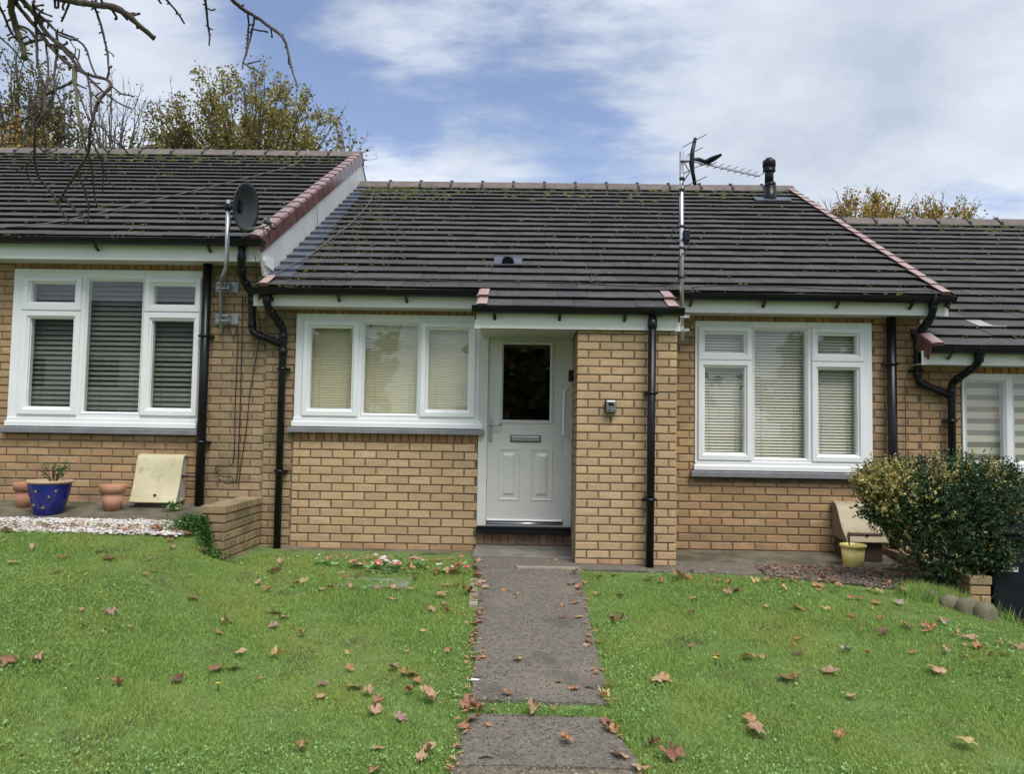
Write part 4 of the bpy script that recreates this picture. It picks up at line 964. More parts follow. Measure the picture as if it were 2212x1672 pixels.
b = MB(); b.box((p.x - .33, p.y + .35, p.z - .05), (p.x + .26, p.y + .42, p.z + .03)); b.build('kerb_edge', 'soil', t, bevel=.01)

# ------------------------------------------------------------------ dish, aerial, cables
t = thing('satellite_dish', 'dark grey mesh satellite dish on a galvanised pole at the roof edge', 'satellite dish', (-2.7, 6.75, 2.0))
b = MB(); mast = [at(493, 432, 6.70), at(490, 560, 6.70), at(488, 580, 6.73), at(479, 600, 7.02), at(477, 612, 7.1), at(477, 708, 7.1)]
b.tube(mast, .019, 12); b.build('mast', 'galv', t)
for y in (617, 687):
    p = at(482, y, 7.1); b = MB(); b.box((p.x - .11, 7.185, p.z - .05), (p.x + .11, 7.199, p.z + .05)); b.box((p.x - .05, 7.12, p.z - .035), (p.x - .035, 7.185, p.z + .035)); b.box((p.x + .035, 7.12, p.z - .035), (p.x + .05, 7.185, p.z + .035)); b.box((p.x - .055, 7.085, p.z - .03), (p.x + .055, 7.12, p.z - .018)); b.box((p.x - .055, 7.085, p.z + .018), (p.x + .055, 7.12, p.z + .03))
    for sx in (-1, 1):
        for sz in (-1, 1): b.tube([(p.x + sx * .085, 7.175, p.z + sz * .032), (p.x + sx * .085, 7.186, p.z + sz * .032)], .009, 8)
    b.build('wall_bracket', 'galv', t)
dc = at(530, 447, 6.62); nv = Vector((.95, -.17, -.1)).normalized(); upv = (Vector((0, 0, 1)) - nv * nv.z).normalized(); sdv = upv.cross(nv)
vs = []; rings = 7; seg = 32
for k in range(rings + 1):
    f = k / rings
    for a in range(seg):
        th = 2 * math.pi * a / seg; e = Vector(dc) + (sdv * math.cos(th) * .205 + upv * math.sin(th) * .215) * f + nv * (.075 * f * f - .06); vs.append(e)
for k in range(rings + 1):
    f = k / rings
    for a in range(seg):
        th = 2 * math.pi * a / seg; vs.append(Vector(dc) + (sdv * math.cos(th) * .205 + upv * math.sin(th) * .215) * f + nv * (.075 * f * f - .066 - .004 * (k == rings)))
n = (rings + 1) * seg
fs = [(k * seg + a, k * seg + (a + 1) % seg, (k + 1) * seg + (a + 1) % seg, (k + 1) * seg + a) for k in range(rings) for a in range(seg)]
fs += [tuple(i + n for i in reversed(f)) for f in fs] + [(rings * seg + a, rings * seg + (a + 1) % seg, n + rings * seg + (a + 1) % seg, n + rings * seg + a) for a in range(seg)]
b = MB(); b.add(vs, fs, True); b.build('reflector', 'dish', t)
b = MB(); hp = dc - nv * .07; mp = Vector(at(492, 447, 6.70)); b.tube([mp, hp], .028, 8); b.box(hp - Vector((.03, .03, .05)), hp + Vector((.03, .03, .05))); b.tube([mp - Vector((.12, 0, .0)), mp + Vector((.03, 0, .0))], .009, 6); b.tube([mp - Vector((.1, .02, -.02)), mp + Vector((.03, .02, .02))], .006, 6); b.tube([mp + Vector((0, 0, -.03)), mp + Vector((0, 0, .03))], .027, 10); b.build('bracket', 'black', t)
lp_ = Vector(at(584, 484, 6.5)); bt = dc - upv * .2 + nv * .01
b = MB(); b.tube([bt, bt.lerp(lp_, .5) + Vector((0, 0, -.01)), lp_ - Vector((.03, 0, .01))], .012, 8); b.build('arm', 'galv', t)
b = MB(); d = (dc - lp_).normalized(); b.tube([lp_, lp_ + d * .03, lp_ + d * .035, lp_ + d * .06], [.018, .02, .03, .03], 12); b.tube([lp_ - Vector((0, 0, .01)), lp_ - d * .05 - Vector((0, 0, .02))], .016, 8); b.build('receiver', 'dgrey', t)
b = MB(); b.tube([lp_ + d * .06, lp_ + d * .066], .028, 12); b.build('receiver_cap', 'white', t)
b = MB(); b.tube([lp_ - d * .03, lp_ + Vector((.0, -.02, -.09)), lp_ + Vector((-.03, 0, -.13)), lp_ + Vector((-.07, .05, -.07)), lp_ - Vector((.06, 0, .02))], .004, 5); b.tube([hp, hp + Vector((-.05, -.02, -.12)), hp + Vector((-.07, -.03, -.3)), mp + Vector((.03, -.02, -.5)), mp + Vector((.02, -.02, -.75))], .004, 5); b.build('cable', 'cable', t)

YA = 6.72
t = thing('tv_aerial', 'aluminium rooftop TV aerial on a tall mast beside the porch roof', 'aerial', (1.365, YA, 1.9))
b = MB(); mb_, mt_ = at(1473, 736, YA), at(1472, 328, YA); b.tube([mb_, mt_], .0185, 12); b.build('mast', 'alu', t)
b = MB()
for y in (684, 713):
    p = at(1473, y, YA); b.box((p.x - .045, p.y - .025, p.z - .012), (p.x + .06, p.y + .03, p.z + .012)); b.box((p.x + .0, p.y + .03, p.z - .01), (p.x + .04, 7.2, p.z + .01))
b.build('wall_bracket', 'galv', t)
hd = Vector((.88, .47, 0)); el = Vector((.42, -.9, 0)).normalized(); hub = Vector(at(1476, 343, YA))
boom_end = at(1641, 351, YA); L = (boom_end.x - hub.x) / hd.x; L = .92
def bp_(f): return hub + hd * L * f
# fit the boom length so that its tip lies where the photograph shows it
lo, hi = .3, 2.
for _ in range(40):
    mdl = (lo + hi) / 2; v = hub + hd * mdl - EYE; x = CX + F_PX * v.dot(RT) / v.dot(FW)
    if x < 1641: lo = mdl
    else: hi = mdl
L = lo
b = MB(); b.tube([bp_(-.04), bp_(1)], .011, 4, smooth=False); b.box(hub - Vector((.03, .03, .022)), hub + Vector((.05, .03, .022))); b.build('boom', 'alu', t)
for k in range(8):
    c = bp_(.36 + .64 * k / 7.05) + Vector((0, 0, .008)); b = MB(); b.tube([c - el * .075, c + el * .075], .004, 6); b.tube([c - hd * .008, c + hd * .008], .009, 6); b.build('director', 'alu', t)
rp = bp_(.1)
for k, (dz, dx, ln) in enumerate(((.19, .035, .17), (.075, .01, .15), (-.075, .01, .16), (-.19, .035, .18))):
    c = rp + Vector((0, 0, dz)) + hd * dx; b = MB(); b.tube([c - el * ln, c + el * ln], .0045, 6); b.build('reflector_rod', 'galv', t)
b = MB(); b.tube([rp + Vector((0, 0, .215)) + hd * .045, rp + Vector((0, 0, .1)) + hd * .015, rp, rp - Vector((0, 0, .1)) + hd * .015, rp - Vector((0, 0, .215)) + hd * .045], [.016, .018, .026, .018, .016], 8); b.build('reflector_arm', 'black', t)
c = bp_(.33) + Vector((0, 0, .012)); b = MB(); b.tube([c - hd * .2, c - hd * .14 + Vector((0, 0, .012)), c], [.012, .022, .02], 8); b.tube([c - el * .13 + Vector((0, 0, .03)), c - el * .05 + Vector((0, 0, .028)), c + el * .05 + Vector((0, 0, .028)), c + el * .16 + Vector((0, 0, .03))], [.012, .026, .026, .012], 8); b.build('dipole_box', 'black', t)
b = MB()
for y in (373, 400, 488, 540, 610): p = at(1473, y * .9 + 50, YA); b.tube([(p.x, p.y, p.z - .012), (p.x, p.y, p.z + .012)], .024, 8)
b.tube([at(1478, 350, YA - .02), at(1490, 372, YA - .04), at(1474, 395, YA - .03), at(1466, 430, YA - .02), at(1468, 480, YA - .02), at(1452, 500, YA - .03), at(1450, 515, YA - .03), at(1466, 522, YA - .03), at(1482, 510, YA - .03)], .005, 6)
b.tube([at(1482, 515, YA - .03), at(1490, 530, YA - .03), at(1478, 545, YA - .03), at(1466, 560, YA - .03), at(1466, 610, YA - .03)], .005, 6); b.build('lead', 'cable', t)
p = at(1479, 510, YA); b = MB(); b.box((p.x - .015, p.y - .05, p.z - .055), (p.x + .04, p.y + .01, p.z + .055)); b.build('amplifier', 'black', t, bevel=.012)

def cable(label, pts, r, mat, cat='cable'):
    q_ = []
    for i in range(len(pts) - 1):
        p0, p1, p2, p3 = (Vector(pts[max(0, min(len(pts) - 1, i + k))]) for k in (-1, 0, 1, 2))
        for s_ in range(4):
            u = s_ / 4; q_.append(.5 * ((2 * p1) + (-p0 + p2) * u + (2 * p0 - 5 * p1 + 4 * p2 - p3) * u * u + (-p0 + 3 * p1 - 3 * p2 + p3) * u ** 3))
    q_.append(Vector(pts[-1])); b = MB(); b.tube(q_, r, 5); o = b.build('cable', mat, None); return tag(o, label, cat)
cable('thin grey cable sagging diagonally across the roof of the highest bungalow', [roof_hit(x, y, DL, .06) for x, y in ((662, 331), (640, 352), (600, 366), (520, 387), (420, 411), (310, 437), (200, 463), (100, 482), (0, 491), (-60, 494))], .005, 'cable_g')
cable('pale grey cable running down beside the lead flashing', [roof_hit(x, y, 0, .05) for x, y in ((820, 396), (806, 418), (796, 440), (770, 470), (740, 497), (705, 523), (668, 552), (630, 572), (592, 592), (560, 600))], .006, 'cable_g')
cable('black cable lying along the second row of tiles over the front window', [roof_hit(x, y, 0, .055) for x, y in ((565, 598), (640, 600), (760, 602), (880, 604), (1000, 608), (1120, 609), (1240, 612), (1340, 617), (1420, 618), (1466, 612))], .006, 'cable')
cable('black cable lying along the lowest tiles over the tall window', [roof_hit(x, y, 0, .05) for x, y in ((1470, 628), (1490, 631), (1500, 620), (1560, 617), (1650, 618), (1730, 621), (1830, 626), (1930, 628), (2010, 628))] + [at(2022, 640, 6.79), at(2012, 662, 6.82)], .005, 'cable')
Yc = 7.17
cable('straight black cable running down the brick wall between the drainpipes', [at(x, y, Yc) for x, y in ((524, 640), (523, 720), (521, 800), (519, 880), (516, 960), (512, 1030), (503, 1044), (480, 1042), (470, 1030))], .005, 'cable')
cable('black cable beside the straight one with a loop near its foot', [at(x, y, Yc) for x, y in ((492, 700), (505, 730), (514, 700), (512, 790), (508, 880), (507, 960), (500, 1005), (470, 1008), (466, 1015), (475, 1028), (500, 1030))], .005, 'cable')
cable('loose black cable hanging in a long curve near the crooked drainpipe', [at(x, y, Yc) for x, y in ((552, 660), (562, 700), (555, 760), (540, 850), (532, 930), (521, 1000), (516, 1040), (508, 1044), (500, 1030))], .0045, 'cable')
cable('thin cable hanging down the bargeboard from the red verge tiles', [Vector((LX1 + .015, *PB(1.9, -.06))), Vector((LX1 + .02, *PB(1.85, -.2))), Vector((LX1 + .02, *PB(1.83, -.4)))], .004, 'cable_g')
cable('black cable hanging from the gutter end beside the dish pole', [at(548, 545, 6.8), at(552, 560, 6.81), at(556, 585, 6.88), at(551, 600, 6.95)], .004, 'cable')
cable('thin brown cable running down the wall behind the bush', [at(x, y, Yc) for x, y in ((1955, 820), (1956, 900), (1957, 980), (1957, 1010))], .004, 'cable')

# ------------------------------------------------------------------ wheelie bin
bz = -.59; t = thing('wheelie_bin', 'black wheelie bin with white number stickers, behind the bush at the far side', 'wheelie bin', (3.82, 6.15, bz))
X0, X1, Y0, Y1 = 3.54, 4.10, 5.88, 6.46
vs = [(X0 + .05, Y0 + .07, bz), (X1 - .05, Y0 + .07, bz), (X1 - .05, Y1 - .1, bz), (X0 + .05, Y1 - .1, bz), (X0, Y0, bz + .93), (X1, Y0, bz + .93), (X1, Y1, bz + .93), (X0, Y1, bz + .93)]
b = MB(); b.add(vs, [(0, 3, 2, 1), (4, 5, 6, 7), (0, 1, 5, 4), (1, 2, 6, 5), (2, 3, 7, 6), (3, 0, 4, 7)]); b.box((X0 - .02, Y0 - .02, bz + .9), (X1 + .02, Y1, bz + .94)); b.build('body', 'bin', t, bevel=.015)
b = MB(); b.prism([(Y0 - .04, bz + .945), (Y0 - .04, bz + .975), (Y0 + .15, bz + 1.03), (Y1 - .05, bz + 1.05), (Y1 + .02, bz + 1.0), (Y1 + .02, bz + .945)], 'x', X0 - .025, X1 + .025); b.build('lid', 'bin', t, bevel=.01)
for x in (X0 + .02, X1 - .07):
    b = MB(); b.tube([(x, Y1 - .05, bz + .1), (x + .05, Y1 - .05, bz + .1)], .1, 16); b.build('wheel', 'dgrey', t)
def fy(z): return Y0 + .07 * (1 - (z - bz) / .93) - .004
b = MB()
def seg_(x0, z0, x1, z1): b.add([(x0, fy(z0), z0), (x1, fy(z0), z0), (x1, fy(z1), z1), (x0, fy(z1), z1), (x0, fy(z0) + .003, z0), (x1, fy(z0) + .003, z0), (x1, fy(z1) + .003, z1), (x0, fy(z1) + .003, z1)], [(0, 1, 2, 3), (4, 7, 6, 5), (0, 4, 5, 1), (1, 5, 6, 2), (2, 6, 7, 3), (3, 7, 4, 0)])
for ch, xo in (('2', X0 + .07), ('1', X0 + .205)):
    cu = bpy.data.curves.new('number_sticker', 'FONT'); cu.body = ch; cu.size = .26; cu.extrude = .001; cu.offset = .006; cu.materials.append(MT['white'])
    o0 = bpy.data.objects.new('number_curve', cu); C.objects.link(o0); bpy.context.view_layer.update(); me = bpy.data.meshes.new_from_object(o0.evaluated_get(bpy.context.evaluated_depsgraph_get())); bpy.data.objects.remove(o0)
    o = bpy.data.objects.new('number_sticker', me); C.objects.link(o); attach(o, t); o.location = (xo, fy(.08) - .002, .08); o.rotation_euler = (R(90) + math.atan(.07 / .93), 0, 0)

# ------------------------------------------------------------------ gravel, stones
def pebbles(name, n, region, size, mat, seed, flat=.6):
    r = np.random.RandomState(seed); V = []; Lp = []; cnt = []
    base = np.array([(1, 0, 0), (-1, 0, 0), (0, 1, 0), (0, -1, 0), (0, 0, 1), (0, 0, -1), (.6, .6, .5), (-.6, .6, .5), (-.6, -.6, .5), (.6, -.6, .5)])
    F = [(4, 6, 7), (4, 7, 8), (4, 8, 9), (4, 9, 6), (6, 0, 2), (6, 2, 7), (7, 2, 1), (7, 1, 8), (8, 1, 3), (8, 3, 9), (9, 3, 0), (9, 0, 6)]
    F = [f[::1] for f in F]
    off = 0
    for k in range(n):
        x, y, z = region(r); s = size * r.uniform(.6, 1.3); sc = s * np.array([1, r.uniform(.55, .9), flat * r.uniform(.6, 1.)]); a = r.uniform(0, 6.28); tl = r.uniform(-.4, .4)
        v = base * r.uniform(.8, 1.15, (10, 1)) * sc; c_, s_ = math.cos(a), math.sin(a); v = np.stack([v[:, 0] * c_ - v[:, 1] * s_, v[:, 0] * s_ + v[:, 1] * c_, v[:, 2] + tl * v[:, 0]], 1)
        V.append(v + (x, y, z + .35 * s * flat)); Lp.append(np.array(F).ravel() + off); cnt += [3] * len(F); off += 10
    o = link(name, np_mesh(name, np.concatenate(V), np.concatenate(Lp), cnt, mat, True), None, kind='stuff'); return o
def reg_w(r):
    x = r.uniform(-7, -2.68); y = r.uniform(5.97, 6.51); return x, y, .218 + .06 * (y - 6.0) + r.uniform(-.004, .014) - .06 * max(0, x + 2.9)
o = pebbles('white_gravel', 9000, reg_w, .019, 'pebble_w', 2); 
def reg_b(r):
    while True:
        x, y = r.uniform(1.95, 3.4), r.uniform(5.75, 6.7)
        if y > np.interp(x, [1.95, 2.8, 3.4], [6.2, 5.92, 5.75]): return x, y, g1(x, y) + r.uniform(0, .01)
pebbles('brown_gravel', 5200, reg_b, .014, 'pebble_b', 3)
for k, (x, y, s) in enumerate(((2010, 1278, .075), (2052, 1290, .078), (2090, 1300, .085), (2128, 1308, .08))):
    p = at(x, y + 16, (5.74, 5.65, 5.57, 5.5)[k]); b = MB(); r = random.Random(k); b.lathe([(s * 1.02, -.14), (s, .0), (s * .93, s * .4), (s * .7, s * .72), (s * .35, s * .9), (0, s * .93)], (0, 0, 0), 16)
    b.v = [(x_ * (1 + r.uniform(-.06, .06)), y_ * (.75 + r.uniform(-.05, .05)), z_ * (1 + r.uniform(-.08, .08))) for x_, y_, z_ in b.v]
    o = b.build('edging_stone', 'stone', None); o.location = p; tag(o, ['rounded edging stone nearest the bush, at the start of the row', 'second rounded edging stone from the bush, towards the bin', 'third and biggest rounded edging stone, towards the bin', 'rounded edging stone at the bin end of the row'][k], 'stone', 'rounded stones edging the lawn')

# ------------------------------------------------------------------ bush
bush = thing('evergreen_bush', 'dense dark evergreen bush with patches of yellow variegated leaves', 'bush', (3.3, 6.1, -.1))
r = random.Random(21); G = MB(); Yl = MB(); stm = MB()
lobes = [(at(1975, 1085, 6.05), .30, .30), (at(2020, 1090, 6.1), .42, .38), (at(2095, 1085, 6.1), .40, .35), (at(2150, 1075, 6.12), .22, .25), (at(2015, 1165, 6.05), .27, .34), (at(2060, 1170, 6.08), .30, .33), (at(1935, 1055, 6.0), .24, .18), (at(2040, 1055, 6.1), .34, .2), (at(2110, 1050, 6.12), .30, .17), (at(1915, 1100, 6.), .14, .13), (at(1890, 1045, 6.), .1, .1), (at(2135, 1150, 6.05), .16, .22), (at(2150, 1195, 5.95), .11, .1)]
root = Vector((3.25, 6.12, -.12))
YM = 1.35
ymask = [(at(1890, 1035, 5.95), .2, .95), (at(1905, 1060, 5.9), .17, .9), (at(1940, 1020, 5.9), .15, .85), (at(2037, 1030, 5.95), .12, .9), (at(2012, 1060, 5.75), .09, .85), (at(1985, 1090, 5.7), .13, .55), (at(1895, 1090, 5.8), .14, .7), (at(2128, 1012, 6.0), .14, .6), (at(2045, 1140, 5.65), .12, .5), (at(1990, 1165, 5.7), .09, .6), (at(2150, 1170, 5.8), .08, .5), (at(1880, 1190, 5.85), .08, .5), (at(1960, 1135, 5.7), .06, .5)]
nsp = 0
while nsp < 7000:
    c, rx, rz = lobes[r.randrange(len(lobes))]; d = rv(r); f = r.random() ** .35
    if d.y > .5 and r.random() < .6: continue
    p = Vector(c) + Vector((d.x * rx * f, d.y * min(rx, .4) * f, d.z * rz * f))
    if p.z < g1(p.x, p.y) + .03: continue
    nsp += 1
    prob = max([pr * (1 - ((p - Vector(q_)).length / (rad * YM)) ** 2) for q_, rad, pr in ymask] + [.02]); yel = r.random() < prob
    # sprig: short stem with paired leaves
    dr_ = (d + Vector((0, -.1, .55)) + rv(r) * .5).normalized(); Ls = r.uniform(.05, .12) * (1.5 if r.random() < .06 else 1); tgt = Yl if yel else G
    k = int(Ls / .008)
    for q_ in range(k):
        pp = p + dr_ * Ls * q_ / k; l = (rv(r) + dr_ * .7).normalized(); s = r.uniform(.015, .026)
        sd_ = l.cross(rv(r)).normalized(); tgt.add([pp, pp + l * s * .5 + sd_ * s * .32, pp + l * s, pp + l * s * .5 - sd_ * s * .32], [(0, 1, 2, 3)])
    if r.random() < .08: stm.tube([p - dr_ * .05, p + dr_ * Ls], [.0025, .0012], 4)
for k in range(16):
    c, rx, rz = lobes[k % len(lobes)]; e = Vector(c) + rv(r) * .15; m_ = root.lerp(e, .5) + rv(r) * .05; stm.tube([root + Vector((r.uniform(-.1, .1), r.uniform(-.06, .06), -.03)), m_, e], [.014, .01, .005], 6)
stm.build('stem', 'stem', bush); G.build('foliage', 'bush_g', bush, recalc=False); Yl.build('variegated_foliage', 'bush_y', bush, recalc=False, label='yellow cream variegated leaves of the bush')

# ------------------------------------------------------------------ flower bed
r = random.Random(31)
FL = [(722, 1212, 'p', .05), (775, 1214, 'p', .06), (800, 1219, 'r', .07), (822, 1209, 'w', .06), (852, 1217, 'w', .06), (845, 1226, 'r', .07), (893, 1212, 'p', .06), (912, 1215, 'w', .05), (950, 1226, 'w', .05), (981, 1228, 'r', .07), (690, 1208, 'w', .03), (1000, 1212, 'p', .05)]
desc = {'p': 'salmon pink', 'r': 'red and white', 'w': 'white'}
where = ['by the drainpipe end of the bed', 'behind the leaf pile at the bed middle left', 'with leaves heaped in front, left of the bed middle', 'tallest, at the wall in the bed middle', 'wide flowered, in the bed middle', 'low on the grass at the bed middle', 'close to the wall right of the bed middle', 'beside the pale stone kerb, right of middle', 'in the grass towards the path', 'nearest the path at the lawn side', 'tiny, in the grass by the drainpipe', 'at the wall corner by the doorstep']
for k, (x, y, c, s) in enumerate(FL):
    p = ground_at(x, y + 14); p.y = min(p.y, 6.8); p.z = g1(p.x, p.y)
    t = thing('flowering_plant', f'{desc[c]} bedding flower {where[k]}', 'flower', p, 'flowers in the bed under the front window')
    lf = MB(); pe = MB()
    for q_ in range(16):
        a = r.uniform(0, 6.28); leafq(lf, p + Vector((math.cos(a) * .02, math.sin(a) * .02, .015)), Vector((math.cos(a), math.sin(a), r.uniform(.2, .8))), Vector((0, 0, 1)), r.uniform(.03, .065), .6)
    lf.build('foliage', 'clover', t, recalc=False)
    pes = {'p': MB(), 'r': MB(), 'w': MB()}
    for h in range(4 if s > .05 else 2):
        cc = p + Vector((r.gauss(0, s * .55), r.gauss(-.01, s * .4), 0.04 + r.uniform(.0, .045)))
        for q_ in range(7):
            a = q_ * .9; which = c if (c != 'r' or q_ % 3) else 'w'
            leafq(pes[which], cc, Vector((math.cos(a), math.sin(a), r.uniform(.1, .6))), Vector((0, 0, 1)), s * r.uniform(.42, .68), .9)
    for w_, m_ in pes.items():
        if m_.v: m_.build('petals', 'petal_' + w_, t, recalc=False, kind='stuff')

# ------------------------------------------------------------------ grass and weeds
def lawn_ok(x, y):
    pl = np.interp(y, [1.5, 2.6, 3.2, 3.75, 4.2, 5.2, 6.3, 6.6], [-.33, -.31, -.285, -.25, -.262, -.295, -.37, -.39]); pr = np.interp(y, [1.5, 2.6, 3.2, 3.75, 4.2, 5.0, 5.6, 6.1, 6.6], [.68, .62, .525, .425, .442, .45, .45, .455, .47])
    edge = .022 * np.sin(y * 17) + .018 * np.sin(y * 41 + 1) + .012 * np.sin(y * 93)
    left = (x < pl - .0 + edge) & (y < np.interp(x, [-8, -2.72, -2.64, -2.44, -2.3, -.4], [5.98, 5.97, 6.1, 6.3, 6.80, 6.70]))
    right = (x > pr + edge) & (y < np.interp(x, [.4, .5, 1.95, 2.3, 2.9, 3.2, 3.42, 3.62, 8], [6.18, 6.2, 6.15, 6.0, 5.78, 5.52, 5.44, 5.36, 4.0]))
    strip = (x > pl) & (x < pr) & (y > 3.75 + .02 * np.sin(x * 20) + .012 * np.sin(x * 47)) & (y < 3.88 + .022 * np.sin(x * 13 + 2) + .012 * np.sin(x * 39))
    man = (np.abs(x + 1.16) < .2) & (np.abs(y - 5.85) < .05)
    return (left | right | strip) & ~man, strip
def in_view(x, y, mx_=.75):
    return np.abs(x + .02 * y) < y * .70 + mx_
def blades(n, seed, hmin, hmax, wid, dens=None):
    r = np.random.RandomState(seed); X = []; Y = []
    tot = 0
    while tot < n:
        x = r.uniform(-6.5, 6, n * 2); y = 6.95 - (r.uniform(0, 1, n * 2) ** .85) * 4.7
        ok, _ = lawn_ok(x, y); ok &= in_view(x, y)
        if dens is not None: ok &= r.uniform(0, 1, n * 2) < dens(x, y)
        X.append(x[ok]); Y.append(y[ok]); tot += ok.sum()
    return np.concatenate(X)[:n], np.concatenate(Y)[:n], r
n = 430000
clump = lambda x, y: .3 + .7 * (.5 + .5 * np.sin(x * 9 + 2 * np.sin(y * 5)) * np.sin(y * 8 + 2 * np.cos(x * 4)))
x, y, r = blades(n, 5, .03, .06, .004, clump)
_, strip = lawn_ok(x, y); z = gz(x, y) - .006
hpat = .8 + .35 * np.sin(x * 2.3 + 1) * np.sin(y * 1.9) + .2 * np.sin(x * 6 + y * 5)
h = r.uniform(.015, .039, n) * np.clip(hpat, .55, 1.35); h[strip] *= .55
# longer fringe beside the wall foot, beds and path
fringe = (y > 6.3) & (x > -2.5) & (x < -.4); h[fringe] *= .7
fr2 = (x > 2.2) & (y > 5.3); h[fr2] *= .8
w = r.uniform(.0013, .0028, n); a = r.uniform(0, 6.283, n); la = r.uniform(0, 6.283, n); le = np.abs(r.normal(0, .6, n)) + .15
dx, dy = np.cos(a) * w, np.sin(a) * w; lx, ly = np.cos(la) * le * h, np.sin(la) * le * h
V = np.empty((n, 5, 3), np.float32)
V[:, 0] = np.stack([x - dx, y - dy, z], 1); V[:, 1] = np.stack([x + dx, y + dy, z], 1)
V[:, 2] = np.stack([x - dx * .8 + lx * .4, y - dy * .8 + ly * .4, z + h * .62], 1); V[:, 3] = np.stack([x + dx * .8 + lx * .4, y + dy * .8 + ly * .4, z + h * .62], 1)
V[:, 4] = np.stack([x + lx * 1.1, y + ly * 1.1, z + h], 1)
o5 = (np.arange(n) * 5)[:, None]; Lp = (np.array([0, 1, 3, 2, 2, 3, 4])[None] + o5).ravel(); cnt = np.tile([4, 3], n)
link('grass', np_mesh('grass', V.reshape(-1, 3), Lp, cnt, 'grass'), None, kind='stuff')
# low broad weed leaves (clover, plantain, dandelion)
def weeds(name, n, seed, smin, smax, mat, dens, hmax=.02, region=None):
    r = np.random.RandomState(seed)
    if region is None: x, y, r = blades(n, seed, 0, 0, 0, dens)
    else: x, y = region(r, n)
    z = gz(x, y) + r.uniform(.006, hmax, n); s = r.uniform(smin, smax, n); a = r.uniform(0, 6.283, n); t = r.uniform(.1, .7, n)
    d = np.stack([np.cos(a) * np.cos(t), np.sin(a) * np.cos(t), np.sin(t)], 1); sd_ = np.stack([-np.sin(a), np.cos(a), r.uniform(-.3, .3, n)], 1) * .4
    p = np.stack([x, y, z], 1); V = np.empty((n, 6, 3), np.float32); S_ = s[:, None]
    V[:, 0] = p; V[:, 1] = p + (d * .35 + sd_ * .8) * S_; V[:, 2] = p + (d * .8 + sd_ * .7) * S_; V[:, 3] = p + d * S_; V[:, 4] = p + (d * .8 - sd_ * .7) * S_; V[:, 5] = p + (d * .35 - sd_ * .8) * S_
    Lp = (np.array([0, 1, 2, 3, 0, 3, 4, 5])[None] + (np.arange(n) * 6)[:, None]).ravel(); link(name, np_mesh(name, V.reshape(-1, 3), Lp, np.tile([4, 4], n), mat), None, kind='stuff')
wd = lambda x, y: np.clip(.05 + 1.1 * (np.sin(x * 2.1 + 1.3) * np.sin(y * 1.7 + .4) > .25) * (.4 + .6 * np.sin(x * 7) ** 2) + .8 * (y < 3.4), 0, 1)
weeds('clover', 34000, 15, .006, .0155, 'clover', wd, .034)
weeds('dandelion_leaves', 1300, 16, .014, .03, 'clover', wd, .024)
def ivy_reg(r, n):
    x = r.normal(-2.62, .12, n); y = 6.18 + r.normal(0, .07, n) - .25 * np.clip(x + 2.6, -.1, .4); return x, y
weeds('ground_ivy', 2600, 17, .012, .028, 'ivy', None, .09, ivy_reg)
def wk_reg(r, n): return r.normal(-3.02, .05, n), r.normal(6.78, .04, n)
weeds('weed_tuft', 260, 18, .015, .035, 'clover', None, .2, wk_reg) if False else None
wt = thing('weed', 'light green weed growing at the corner of the cream meter box', 'weed', (-3.13, 6.86, .29)); r = random.Random(9); lf = MB(); st = MB()
for pts in leafy(st, (-3.13, 6.86, .29), 9, .13, .11, .02, r):
    for _ in range(7): leafq(lf, pts[0].lerp(pts[3], r.uniform(.4, 1.05)), rv(r), Vector((0, 0, 1)), r.uniform(.02, .035), .8)
st.build('stem', 'rose', wt); lf.build('foliage', 'clover', wt, recalc=False)
# long grass under the bush
def long_reg(n, seed):
    r = np.random.RandomState(seed); x = np.concatenate([r.normal(3.05, .12, n // 2), r.normal(3.6, .07, n - n // 2)]); y = np.concatenate([r.normal(5.78, .07, n // 2), r.normal(5.52, .1, n - n // 2)]); return x, y, r
n = 3600; x, y, r = long_reg(n, 4); z = gz(x, y) - .01; h = r.uniform(.05, .13, n); w = r.uniform(.0015, .0035, n); a = r.uniform(0, 6.28, n); la = r.uniform(0, 6.28, n); le = np.abs(r.normal(0, .35, n)) + .1
dx, dy = np.cos(a) * w, np.sin(a) * w; lx, ly = np.cos(la) * le * h, np.sin(la) * le * h
V = np.empty((n, 5, 3), np.float32); V[:, 0] = np.stack([x - dx, y - dy, z], 1); V[:, 1] = np.stack([x + dx, y + dy, z], 1); V[:, 2] = np.stack([x - dx * .8 + lx * .4, y - dy * .8 + ly * .4, z + h * .62], 1); V[:, 3] = np.stack([x + dx * .8 + lx * .4, y + dy * .8 + ly * .4, z + h * .62], 1); V[:, 4] = np.stack([x + lx * 1.2, y + ly * 1.2, z + h], 1)
link('long_grass', np_mesh('long_grass', V.reshape(-1, 3), (np.array([0, 1, 3, 2, 2, 3, 4])[None] + (np.arange(n) * 5)[:, None]).ravel(), np.tile([4, 3], n), 'grass'), None, kind='stuff')

